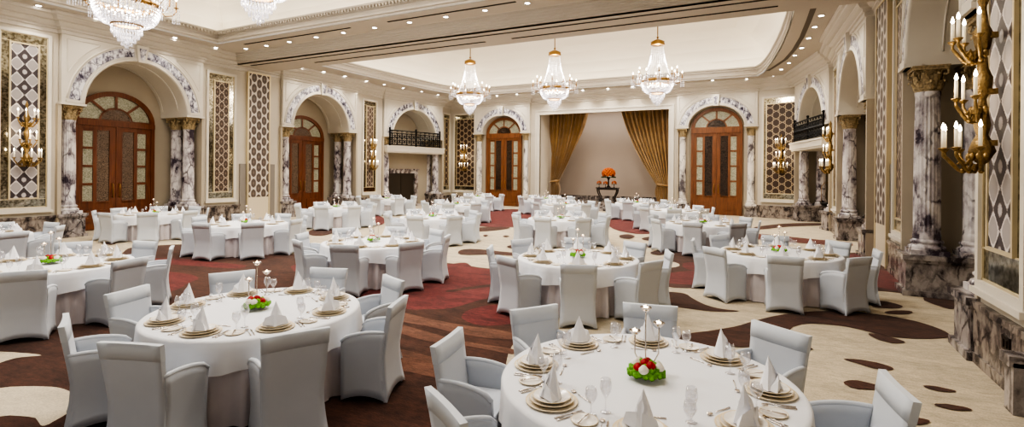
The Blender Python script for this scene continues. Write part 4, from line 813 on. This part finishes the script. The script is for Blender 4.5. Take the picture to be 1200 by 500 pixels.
bouquet(-8.6,30.2,1.31,.42,.62,60,'big orange flower ball on a tall black stand, centre of console table')
bouquet(-9.12,30.0,1.31,.15,.2,22,'small orange bouquet at the left end of the console table')
bouquet(-8.72,29.97,1.31,.15,.18,22,'small orange bouquet beside the tall stand on the console table')
bouquet(-8.2,30.0,1.31,.16,.2,22,'small orange bouquet at the right end of the console table')

# ================================================================ CHANDELIERS
def chandelier_proto():
    E=empty('chandelier',cat='chandelier')
    # local z=0 at the big ring; bowl below, crown above
    m=MB(); m.tube([(0,0,1.5),(0,0,3.15)],.022,8); m.ball((0,0,1.85),.05); m.ball((0,0,2.5),.04); m.lathe([(.02,3.0),(.14,3.06),(.16,3.12),(.16,3.15)],16); obj('rod',m,M['brass'],E)
    m=MB(); m.lathe([(.05,1.5),(.27,1.52),(.30,1.56),(.27,1.62),(.29,1.66),(.18,1.72),(.05,1.78)],24); obj('crown',m,M['brass'],E)
    m=MB(); m.lathe([(.60,-.05),(.66,-.06),(.68,0),(.66,.06),(.60,.05),(.60,-.05)],40)
    for i in range(24): t=2*PI*i/24; m.ball((.685*cos(t),.685*sin(t),0),.028,6,4)
    obj('bowl_ring',m,M['brass'],E)
    m=MB(); m.lathe([(.27,-.50),(.315,-.51),(.33,-.47),(.315,-.43),(.27,-.44),(.27,-.5)],32); obj('collar_ring',m,M['brass'],E)
    m=MB(); n=28
    for i in range(n):
        t=2*PI*i/n
        for k in range(17):
            q=k/16; r=.25+.38*q**1.9; z=1.5-1.46*q; m.bead((r*cos(t),r*sin(t),z),.011+.007*q,.048,n=4,tw=t)
    obj('upper_strands',m,M['crystal_lo'],E)
    m=MB(); n=56
    for i in range(n):
        t=2*PI*i/n
        for k in range(9):
            q=(k+.5)/9; a=q*PI/2; r=.31+.35*cos(a)**.75; z=-.05-.42*sin(a)**1.15; m.bead((r*cos(t),r*sin(t),z),.026,.04,n=4,tw=t)
    obj('crystal_bowl',m,M['crystal'],E)
    m=MB()
    for (r,z0,ln,n) in ((.30,-.54,.16,30),(.24,-.64,.16,26),(.17,-.75,.14,20),(.1,-.84,.12,12),(.03,-.9,.12,4)):
        for i in range(n):
            t=2*PI*i/n; m.bead((r*cos(t),r*sin(t),z0),.02,ln*.4,n=4,tw=t); m.bead((r*cos(t),r*sin(t),z0-.1),.016,ln*.4,n=4,tw=t)
    obj('lower_tier',m,M['crystal'],E)
    m=MB()
    for i in range(40):
        t=2*PI*i/40; rr=.2+.3*((i*7)%10)/10; m.ball((rr*cos(t),rr*sin(t),-.12-.1*((i*3)%4)/4),.02,5,4)
    obj('inner_bulbs',m,M['bulb'],E)
    for i in range(12):
        t=2*PI*(i+.5)/12; R=1.0 if i%2==0 else .86; zz=.2 if i%2==0 else .34
        d=(cos(t),sin(t)); P=lambda r,z:(d[0]*r,d[1]*r,z)
        a=MB(); a.tube([P(.66,.0),P(.76,-.10),P(R-.08,-.06),P(R,.06),P(R,zz-.05)],.016,6)
        a.lathe([(.01,0),(.055,.02),(.06,.03),(.02,.04)],10,c=P(R,zz-.07))
        a.tube([P(R,zz-.04),P(R,zz+.12)],.016,6)
        ar=obj('arm',a,M['brass'],E)
        c=MB()
        for k in range(8):
            u=2*PI*k/8
            for q in range(5): c.bead((d[0]*R+.075*cos(u),d[1]*R+.075*sin(u),zz-.12-.075*q),.013,.034,n=4)
        obj('drops',c,M['crystal_lo'],ar)
        b=MB(); b.lathe([(.006,0),(.022,.03),(.018,.06),(.003,.1)],8,c=P(R,zz+.12)); obj('bulb',b,M['bulb'],ar)
    return E
CH=Proto(chandelier_proto())
for x,y,lab in ((-13.4,22,'left one of the three crystal chandeliers beyond the ceiling beam'),(-8.85,22,'middle one of the three crystal chandeliers beyond the ceiling beam'),(-4.2,22,'right one of the three crystal chandeliers beyond the ceiling beam'),
    (-13.5,6.7,'large crystal chandelier cut off at the top left corner'),(-8.9,6.7,'crystal chandelier of which only the lowest drops hang into view')):
    CH.put((x,y,6.05),0,lab,'crystal chandeliers')
    for dz,pw in ((-.25,130),(.9,160)):
        ld=bpy.data.lights.new('chandelier_lamp','POINT'); ld.energy=pw; ld.color=(1,.91,.78); ld.shadow_soft_size=.3
        lo=bpy.data.objects.new('chandelier_lamp',ld); col.objects.link(lo); lo.location=(x,y,6.05+dz)

# ================================================================ WALL SCONCES
def sconce_proto():
    E=empty('wall_sconce',cat='wall sconce')   # back at y=0, reaches to -y, z=0 at the lowest leaf
    m=MB()
    m.lathe([(.0,0),(.06,.05),(.12,.16),(.09,.26),(.05,.34),(.075,.44),(.05,.6),(.035,.72),(.08,.84),(.09,.95),(.05,1.05),(.04,1.2),(.07,1.3),(.09,1.42),(.05,1.52),(.03,1.7),(.05,1.78),(.0,1.9)],14,c=(0,-.12,0),fn=lambda a,r,z:r*.8*(1+.2*sin(6*a)))
    for z in (.25,.8,1.4): m.box(-.03,.03,-.12,0,z-.03,z+.03)
    for z,k in ((.1,.16),(.6,.13),(1.2,.12)):
        for i in range(7):
            t=PI+PI*i/6; m.ball((k*.7*cos(t),-.12+k*.7*sin(t),z),.03,6,4,sz=1.7)
    obj('body',m,M['gold'],E)
    for (z,R,n,lift) in ((.12,.33,5,.10),(.66,.22,3,.09),(1.30,.25,4,.1)):
        for i in range(n):
            t=PI+PI*(i+.5)/n; d=(cos(t),sin(t)); P=lambda r,q:(d[0]*r,-.12+d[1]*r,q)
            a=MB(); a.tube([P(.05,z-.1),P(R*.3,z-.18),P(R*.6,z-.16),P(R*.85,z-.06),P(R,z+.0),P(R,z+.06)],[.022,.02,.017,.019,.016,.014],6)
            a.ball(P(R*.5,z-.17),.028,6,5); a.tube([P(R*.62,z-.1),P(R*.5,z-.05),P(R*.42,z-.1),P(R*.5,z-.15)],.014,5)
            a.lathe([(.015,0),(.042,.03),(.046,.04),(.02,.046)],10,c=P(R,z+.04))
            ar=obj('arm',a,M['gold'],E)
            c=MB(); c.tube([P(R,z+.08),P(R,z+.28)],.017,8); obj('candle',c,M['candle'],ar)
            b=MB(); b.lathe([(.006,0),(.018,.02),(.014,.045),(.002,.08)],8,c=P(R,z+.28)); obj('bulb',b,M['bulb'],ar)
    return E
SC=Proto(sconce_proto())
for x,y,rz,lab in ((2.17,7.17,-PI/2,'big gilt candle sconce on the nearest right wall panel'),(-19.88,7.17,PI/2,'gilt candle sconce on the left edge mirror panel'),
    (-19.98,22.15,math.atan2(2.41,-.18),'gilt candle sconce on the panel before the fireplace arch'),(2.17,22.2,-PI/2,'gilt candle sconce on the right wall beside the balcony'),
    (-18.15,29.27,0,'gilt candle sconce left of the back left doors'),(.6,28.47,rr,'gilt candle sconce right of the back right doors')):
    SC.put((x,y,2.3),rz,lab,'gilt candle sconces')
    ld=bpy.data.lights.new('sconce_lamp','POINT'); ld.energy=16; ld.color=(1,.8,.55); ld.shadow_soft_size=.15
    lo=bpy.data.objects.new('sconce_lamp',ld); col.objects.link(lo); lo.location=(x-.55*sin(-rz)*-1 if False else x+.6*sin(rz),y-.6*cos(rz),3.2)

# ================================================================ DOWNLIGHTS
E=empty('downlight',cat='downlight')
m=MB(); m.lathe([(.07,-.012),(.105,-.014),(.115,-.004),(.115,.0)],20); obj('trim_ring',m,M['ceil'],E)
m=MB(); m.disc(.072,-.008,20,up=False); obj('lens',m,M['downl'],E)
DL=Proto(E)
def down(pts,z,desc):
    for i,(x,y) in enumerate(pts):
        DL.put((x,y,z),0,'recessed ceiling downlight, %s %s'%(ORD[i],desc),'recessed ceiling downlights')
        ld=bpy.data.lights.new('downlight_lamp','SPOT'); ld.energy=150; ld.color=(1,.93,.82); ld.spot_size=1.9; ld.spot_blend=.8; ld.shadow_soft_size=.06
        lo=bpy.data.objects.new('downlight_lamp',ld); col.objects.link(lo); lo.location=(x,y,z-.03)
down([(-19.35,7.27),(-19.35,8.7),(-19.42,11.2),(-19.5,12.8)],ZS,'from the left over the largest left arch')
down([(-18.6,13.45),(-17.4,13.45),(-16.1,13.42),(-14.63,13.35),(-13.28,13.32),(-11.86,13.3),(-10.4,13.3),(-9.0,13.3),(-7.57,13.25),(-6.16,13.2),(-4.7,13.2)],ZS,'from the left along the beam')
down([(-19.5,17),(-19.4,18.2),(-19.3,19.5),(-19.25,21),(-19.15,22.3),(-18.95,23.7),(-18.75,25.2),(-18.6,26.7)],ZS,'beyond the beam along the left wall')
down([(-15.3,28.36),(-13.9,28.36),(-11.8,28.5),(-9.7,28.5),(-8.2,28.5),(-6.8,28.5),(-4.6,28.3),(-2.6,28.2),(-1.0,28.4)],ZS,'from the left along the back wall')
down([(.2,28.2),(.5,26.5),(.77,25.1),(.93,23.6),(1.1,22.3),(1.24,20.8),(1.32,19.3),(1.4,18.0),(1.4,16.8)],ZS,'from the back along the right wall')
# ================================================================ BANQUET CHAIR (stretch cover with arms)
def chair_proto():
    E=empty('armchair',cat='chair'); cv=M['cover']
    def sheet(nu,nv,fo,fi):
        m=MB(); m.grid(nu,nv,fo,0,True); m.grid(nu,nv,fi,0,True,flip=True)
        n=nu*nv; fs=[]
        for i in range(nu-1): fs+=[(i+1,i,n+i,n+i+1),((nv-1)*nu+i,(nv-1)*nu+i+1,n+(nv-1)*nu+i+1,n+(nv-1)*nu+i)]
        for j in range(nv-1): fs+=[(j*nu,(j+1)*nu,n+(j+1)*nu,n+j*nu),((j+1)*nu+nu-1,j*nu+nu-1,n+j*nu+nu-1,n+(j+1)*nu+nu-1)]
        for f in fs: m.f.append(f); m.mi.append(0); m.sm.append(False)
        return m
    hem=lambda s,k=.055:.012+k*(1-s*s)          # hem arched between the feet
    def hw(z): return .237+.022*max(0,(z-.45)/.45)+.035*max(0,(.32-z)/.32)**1.6
    def yb(z): return -.30-.075*max(0,(z-.42)/.48)**1.1-.05*max(0,(.35-z)/.35)**1.5
    def bo(u,v):
        s=2*u-1; z0=hem(s); z=z0+(.9-z0)*v; return (s*hw(z)*(1-.0*v),yb(z)-.012*(1-s*s)*(1 if z>.4 else .2)*-1,z)
    def bi(u,v):
        s=2*u-1; z0=hem(s); z=z0+(.9-z0)*v; return (s*hw(z),yb(z)+.04+.01*(1-s*s),z)
    obj('backrest',sheet(9,14,bo,bi),cv,E)
    def co(u,v):
        s=2*u-1; z=.775+(.906-.775)*v; return (s*(hw(z)+.002),yb(z)-.002+.012*(1-s*s),z)
    def ci(u,v):
        s=2*u-1; z=.775+(.906-.775)*v; return (s*(hw(z)+.002),yb(z)+.042+.01*(1-s*s),z)
    obj('back_cap',sheet(7,3,co,ci),M['cap'],E,label='band of the cover over the chair top')
    for sx in (-1,1):
        def top(t):  # arm line from the back (t=0) to the front (t=1)
            return .655+.012*sin(PI*t)-.055*t*t-(.03*max(0,(t-.85)/.15)**2)
        def Y(t,z): return (yb(z)+.02)*(1-t)+(.112+.012*sin(PI*min(1,z/.6)))*t
        def so(u,v):
            s=2*u-1; z0=hem(s,.045); z=z0+(top(u)-z0)*v
            x=.256+.026*(z/.64)*u-.022*sin(PI*min(1,z/.62))*(1-.3*abs(s))+.016*max(0,(.2-z)/.2)
            return (sx*x,Y(u,z),z)
        def si(u,v):
            s=2*u-1; z0=hem(s,.045); z=z0+(top(u)+.004-z0)*v
            return (sx*(.218+.028*u*(z/.64)),Y(u,z),z)
        m=sheet(10,9,so,si) if sx>0 else sheet(10,9,si,so)
        m.tube([(sx*(.237+.027*t),Y(t,top(t)),top(t)-.004) for t in [i/9 for i in range(10)]],[.021]*9+[.018],8)
        obj('armrest',m,cv,E)
    m=MB()
    def st(u,v):
        x=(2*u-1)*.228; y=-.27+.385*v; r=min(1,(1-abs(2*u-1))*5,(1-v)*6); return (x,y,.435+.03*math.sqrt(max(0,r))+.012*sin(PI*u))
    m.grid(9,8,st); obj('seat',m,cv,E)
    def fo(u,v):
        s=2*u-1; z0=hem(s); z=z0+(.45-z0)*v; return (s*.25,.122-.02*sin(PI*v)*(1-s*s)+.0*s,z)
    def fi(u,v):
        s=2*u-1; z0=hem(s); z=z0+(.45-z0)*v; return (s*.25,.1-.02*sin(PI*v)*(1-s*s),z)
    obj('front_skirt',sheet(8,7,fi,fo),cv,E)
    return E
CHAIR=Proto(chair_proto())

# ================================================================ TABLES
RT,HT=1.0,.76
def table_proto():
    E=empty('banquet_table',cat='table')
    m=MB(); m.lathe([(0,HT-.03),(RT-.01,HT-.03),(RT-.01,HT-.008),(0,HT-.008)],32,smooth=False); obj('tabletop',m,M['woodl'],E)
    m=MB(); n=160
    def sk(u,v):
        a=2*PI*u; z=.012+(HT-.03-.012)*v; k=(1-v)**.7
        w=.026*sin(26*a)+.016*sin(41*a+1)+.014*sin(17*a+2); r=RT-.035-.02*(1-k)+w*(.3+k)+.012*k
        return (r*cos(a),r*sin(a),z)
    m.grid(n,7,sk,0,True,close_u=True); obj('satin_skirt',m,M['satin'],E,label='pinkish grey satin underlay falling to the floor')
    return E
def cloth_mesh():
    m=MB(); n=128
    prof=[(0,HT),(.5,HT),(.9,HT),(RT-.02,HT),(RT+.004,HT-.004),(RT+.016,HT-.02),(RT+.02,HT-.1),(RT+.024,HT-.2),(RT+.03,HT-.275)]
    vs=[]
    for j,(r,z) in enumerate(prof):
        for i in range(n):
            a=2*PI*i/n; k=max(0,(HT-.02-z)/.26)
            w=(.016*sin(11*a)+.012*sin(23*a+.7)+.008*sin(37*a))*k
            zz=z-.02*k*sin(8*a+.4)*(1 if k>.8 else .5)
            vs.append(((r+w)*cos(a),(r+w)*sin(a),zz))
    fs=[(j*n+i,j*n+(i+1)%n,(j+1)*n+(i+1)%n,(j+1)*n+i) for j in range(len(prof)-1) for i in range(n)]
    m.add(vs,[tuple(reversed(f)) for f in fs],0,True); return m
TABLE=Proto(table_proto())
CLOTH=cloth_mesh().mesh('tablecloth',M['cloth'])
# ---- settings
def rev(prof,n=28): return MB().lathe(prof,n)
def me(mb,name,mats): return mb.mesh(name,mats)
def plate_mb(R,h,gold):
    m=MB(); m.lathe([(0,.004),(R*.62,.004),(R*.68,.006),(R*.93,h-.001)],32,mi=0)
    m.lathe([(R*.93,h-.001),(R*.985,h+.0005),(R,h),(R*.985,h-.003),(R*.66,0),(0,0)],32,mi=1 if gold else 0)
    return m
G={}
G['charger']=me(plate_mb(.165,.014,True),'charger_plate',[M['charger'],M['goldline']])
G['plate']=me(plate_mb(.142,.02,True),'dinner_plate',[M['china'],M['goldline']])
G['plate2']=me(plate_mb(.122,.018,True),'soup_plate',[M['china'],M['goldline']])
G['bread']=me(plate_mb(.08,.012,True),'bread_plate',[M['china'],M['goldline']])
def napkin_mb():
    m=MB()
    A=(0,.012,.21)
    ring=[(0,-.075,.0),(-.05,-.03,.0),(-.075,.03,.0),(-.02,.06,.0),(.02,.06,.0),(.075,.03,.0),(.05,-.03,.0)]
    mid=[(0,-.035,.10),(-.034,-.012,.11),(-.035,.018,.12),(-.01,.03,.12),(.01,.03,.12),(.035,.018,.12),(.034,-.012,.11)]
    vs=ring+mid+[A]; n=7; fs=[]
    for i in range(n): j=(i+1)%n; fs+= [(j,i,n+i,n+j),(n+j,n+i,14)]
    m.add(vs,fs)
    for s in (-1,1):   # folded wings
        m.add([(s*.01,-.06,.0),(s*.11,-.02,.005),(s*.085,-.03,.075),(s*.015,-.05,.1),(s*.05,.03,.0)],[(0,1,2,3),(1,4,2),(4,3,2)])
    m.add([(-.012,-.078,0),(.012,-.078,0),(.02,-.03,.125),(0,-.012,.16),(-.02,-.03,.125)],[(0,1,2,3,4)])
    return m
G['napkin']=me(napkin_mb(),'napkin',M['napkin'])
def glass_mb(h,rb,bowl0):
    m=MB(); m.lathe([(0,.003),(.034,.002),(.034,.004),(.012,.008),(.0045,.016),(.004,bowl0),(.01,bowl0+.006),(rb*.82,bowl0+.04),(rb,bowl0+.065),(rb*.93,h-.03),(rb*.78,h),(rb*.77,h),(rb*.9,h-.03),(rb*.97,bowl0+.065),(rb*.78,bowl0+.042),(0,bowl0+.012)],20); return m
G['wine']=me(glass_mb(.205,.036,.085),'wine_glass',M['glass'])
G['goblet']=me(glass_mb(.165,.038,.06),'water_goblet',M['glass'])
def cutlery(kind):
    m=MB(); L=.2 if kind!='butter' else .15
    m.tube([(0,-L/2,.004),(0,-L/2+.03,.004),(0,0,.006),(0,.03,.005)],[.006,.0055,.003,.003],6)
    if kind=='fork':
        m.box(-.010,.010,.03,.055,.004,.006)
        for x in (-.0085,-.003,.003,.0085): m.tube([(x,.055,.005),(x,L/2,.007)],.0016,4)
    elif kind in('knife','butter'):
        m.add([(-.004,.02,.005),(.007,.02,.005),(.009,.06,.005),(.003,L/2,.005),(-.004,L/2-.02,.005),(-.004,.02,.008),(.005,.02,.006)],[(0,1,2,3,4),(0,4,5)])
    else:
        m.lathe([(0,.0),(.012,.003),(.016,.008),(.015,.009),(0,.004)],10,c=(0,L/2-.02,.002),fn=lambda a,r,z:r*(1+.35*abs(sin(a))))
    return m
for k in ('fork','knife','spoon','butter'): G[k]=me(cutlery(k),{'butter':'butter_knife'}.get(k,k),M['silver'])
# ---- centrepiece
def centre_proto():
    E=empty('flower_centrepiece',cat='flowers')
    v=MB(); v.lathe([(.05,0),(.075,.01),(.085,.05),(.075,.06),(.07,.02)],16); obj('vase',v,M['glass'],E)
    g=MB()
    for i in range(70):
        t=i*2.39996; q=(i+.5)/70; r=.03+.09*math.sqrt(q); z=.06+.035*(1-q)+.012*((i*7)%5)/5-.02*q
        g.ball((r*cos(t),r*sin(t),z),.02,6,4,fn=lambda a,b:1+.3*sin(4*a))
    obj('foliage',g,M['green'],E)
    for i,(x,y,c) in enumerate(((-.045,-.05,'red'),(.05,-.045,'white'),(.075,.02,'red'),(-.08,.02,'white'),(0,.06,'red'),(.0,-.085,'white'),(.01,-.0,'red'),(-.06,.07,'white'),(.065,.075,'white'))):
        b=MB(); z=.105 if i in(4,6) else .09
        for k,(rr,hh,of) in enumerate(((.036,.0,0),(.028,.010,.6),(.018,.02,1.2))):
            b.ball((x,y,z+hh),rr,10,6,sz=.8,fn=lambda a,bb,of=of:1+.13*sin(5*a+of))
        obj('rose',b,M[c],E,label=c+' rose')
    return E
def candel_proto():
    E=empty('candelabra',cat='candle holder')
    m=MB(); m.lathe([(0,.0),(.05,.0),(.05,.008),(.012,.02),(.008,.05)],16); obj('base',m,M['silver'],E)
    for (x,y,h) in ((0,.02,.46),(.085,-.02,.36),(-.085,-.01,.30)):
        s=MB(); s.tube([(0,0,.04),(x*.6,y*.6,.07),(x,y,.14),(x,y,h-.03)],.005,6); st=obj('stem',s,M['silver'],E)
        c=MB(); c.lathe([(.006,h-.035),(.02,h-.028),(.042,h),(.04,h+.004),(.018,h-.018),(0,h-.02)],14,c=(x,y,0),fn=lambda a,r,z:r*(1+.1*sin(8*a))); obj('cup',c,M['silver'],st)
        f=MB(); f.lathe([(0,h-.015),(.016,h-.012),(.016,h+.004),(.004,h+.006),(.004,h+.012),(.0,h+.022)],8,c=(x,y,0)); obj('tealight',f,M['flame'],st)
    return E
CENTRE=Proto(centre_proto()); CAND=Proto(candel_proto())

TABLES=[ # x, y, phase of the eight seats (degrees), detail, description
(-.756,3.641,10.5,2,'the nearest table'),
(-4.71,3.56,19,2,'the front left table'),
(-9.618,3.788,12.3,1,'the left edge table'),
(-12.497,9.103,14,0,'the table before the lattice pillar'),
(-17.603,9.545,10.5,0,'the table before the largest doors'),
(-7.146,8.044,22.5,1,'the left aisle front table'),
(-9.475,13.363,16,0,'the left aisle middle table'),
(-15.066,14.811,26,0,'the table before the second doors'),
(-17.421,20.533,20,0,'the table before the fireplace'),
(-12.129,18.875,19.5,0,'the left aisle rear table'),
(-14.776,25.222,10,0,'the table before the back left doors'),
(-2.874,8.261,19.4,1,'the right aisle front table'),
(-5.756,14.915,1.5,0,'the right aisle middle table'),
(-8.006,21.25,12,0,'the right aisle rear table'),
(-10.644,25.401,8,0,'the table below the left curtain'),
(-5.654,24.742,43,0,'the table before the stage'),
(-3.334,20.705,12,0,'the table below the right curtain'),
(-1.691,15.702,42,0,'the table before the back right doors'),
(.193,10.64,2,1,'the table beside the right columns'),
(-15.053,4.517,8,1,'the cropped far left table')]
SEAT=['nearest','near right','right','far right','far','far left','left','near left']
def item(key,name,x,y,z,rz,label,cat,group):
    if not in_view(x,y,z,.03): return
    o=bpy.data.objects.new(name,G[key]); col.objects.link(o); tag(o,label,cat,group,None,(x,y,z),rz)
for (tx,ty,ph,det,desc) in TABLES:
    TABLE.put((tx,ty,0),random.uniform(0,6),'round banquet table with satin skirt, %s'%desc,'round banquet tables')
    c=bpy.data.objects.new('tablecloth',CLOTH); col.objects.link(c); tag(c,'white linen overlay cloth on %s'%desc,'tablecloth','white linen tablecloths',None,(tx,ty,0),random.uniform(0,6))
    vd=math.atan2(-ty,-tx)
    if in_view(tx,ty,HT):
        CENTRE.put((tx,ty,HT),random.uniform(0,6),'low centrepiece of red and white roses on %s'%desc,'rose centrepieces')
        CAND.put((tx+.13*cos(vd+PI),ty+.13*sin(vd+PI),HT),vd+PI/2+.25,'slim silver candelabra with tealights behind the roses on %s'%desc,'silver candelabras')
    for k in range(8):
        t=math.radians(ph+45*k); d=(cos(t),sin(t)); p=(-sin(t),cos(t))
        rel=(t-vd)%(2*PI); s=SEAT[int(round(rel/(PI/4)))%8]
        ch=(tx+d[0]*1.155,ty+d[1]*1.155,0)
        if in_view(ch[0],ch[1],.5,.09) or in_view(tx+d[0]*1.5,ty+d[1]*1.5,.9,.02):
            CHAIR.put(ch,t+PI/2+random.uniform(-.03,.03),'white covered armchair, %s seat of %s'%(s,desc),'white covered armchairs')
        def at(r,o): return (tx+d[0]*r+p[0]*o,ty+d[1]*r+p[1]*o)
        rz=t+PI/2   # local +y looks to the table centre
        pl='%s place of %s'%(s,desc)
        x,y=at(.79,0)
        item('charger','charger_plate',x,y,HT,rz,'gold charger plate, '+pl,'plate','gold charger plates')
        item('plate','dinner_plate',x,y,HT+.012,rz,'white dinner plate, '+pl,'plate','gold rimmed dinner plates')
        zz=.03
        if det: item('plate2','soup_plate',x,y,HT+.028,rz,'small top plate, '+pl,'plate','gold rimmed top plates'); zz=.042
        item('napkin','napkin',x,y,HT+zz-.006,rz+random.uniform(-.5,.5),'folded standing napkin, '+pl,'napkin','folded white napkins')
        x,y=at(.60,-.22); item('wine','wine_glass',x,y,HT,0,'tall wine glass, '+pl,'glass','tall wine glasses')
        if det:
            x,y=at(.66,-.30); item('goblet','water_goblet',x,y,HT,0,'short water goblet, '+pl,'glass','short water goblets')
            x,y=at(.76,.30); item('bread','bread_plate',x,y,HT,rz,'small bread plate, '+pl,'plate','bread plates')
            for j,(r,o,kk,nm) in enumerate(((.80,.195,'fork','outer fork'),(.80,.222,'fork','second fork'),(.80,-.195,'knife','inner knife'),(.80,-.225,'spoon','soup spoon'))):
                x,y=at(r,o); item(kk,kk,x,y,HT,rz,'silver %s, %s'%(nm,pl),kk,'silver %ss'%kk)
        if det==2:
            x,y=at(.76,.29); item('butter','butter_knife',x,y,HT+.012,rz+.5,'butter knife on the bread plate, '+pl,'knife','butter knives')
            x,y=at(.585,.03); item('spoon','dessert_spoon',x,y,HT,rz+PI/2,'dessert spoon above the plates, '+pl,'spoon','dessert spoons')

# ================================================================ LIGHT
def area(x,y,z,sx,sy,power,colr=(1,.96,.9)):
    ld=bpy.data.lights.new('fill_lamp','AREA'); ld.shape='RECTANGLE'; ld.size=sx; ld.size_y=sy; ld.energy=power; ld.color=colr
    lo=bpy.data.objects.new('fill_lamp',ld); col.objects.link(lo); lo.location=(x,y,z)
def flood(x,y,z,power,colr=(1,.96,.9)):
    ld=bpy.data.lights.new('fill_lamp','SPOT'); ld.energy=power; ld.color=colr; ld.spot_size=2.75; ld.spot_blend=.9; ld.shadow_soft_size=.6
    lo=bpy.data.objects.new('fill_lamp',ld); col.objects.link(lo); lo.location=(x,y,z)
for x in (-15,-11,-7,-3):  # unseen spots added in both coffers as general room fill
    for y in (4.4,9.2): flood(x,y,8.6,700)
    for y in (19.0,25.0): flood(x,y,8.6,760)
area(-9,31.0,6.3,6,1.0,120)  # unseen area light over the stage, without a fixture
w=bpy.data.worlds.new('world'); bpy.context.scene.world=w; w.use_nodes=True
bg=w.node_tree.nodes['Background']; bg.inputs[0].default_value=(1,.97,.94,1); bg.inputs[1].default_value=.5
sc=bpy.context.scene
sc.view_settings.view_transform='AgX'; sc.view_settings.look='AgX - High Contrast'; sc.view_settings.exposure=-.16
sc.cycles.use_denoising=True
sc.cycles.max_bounces=7; sc.cycles.diffuse_bounces=4; sc.cycles.glossy_bounces=3; sc.cycles.transmission_bounces=4; sc.cycles.transparent_max_bounces=24
sc.cycles.sample_clamp_indirect=6
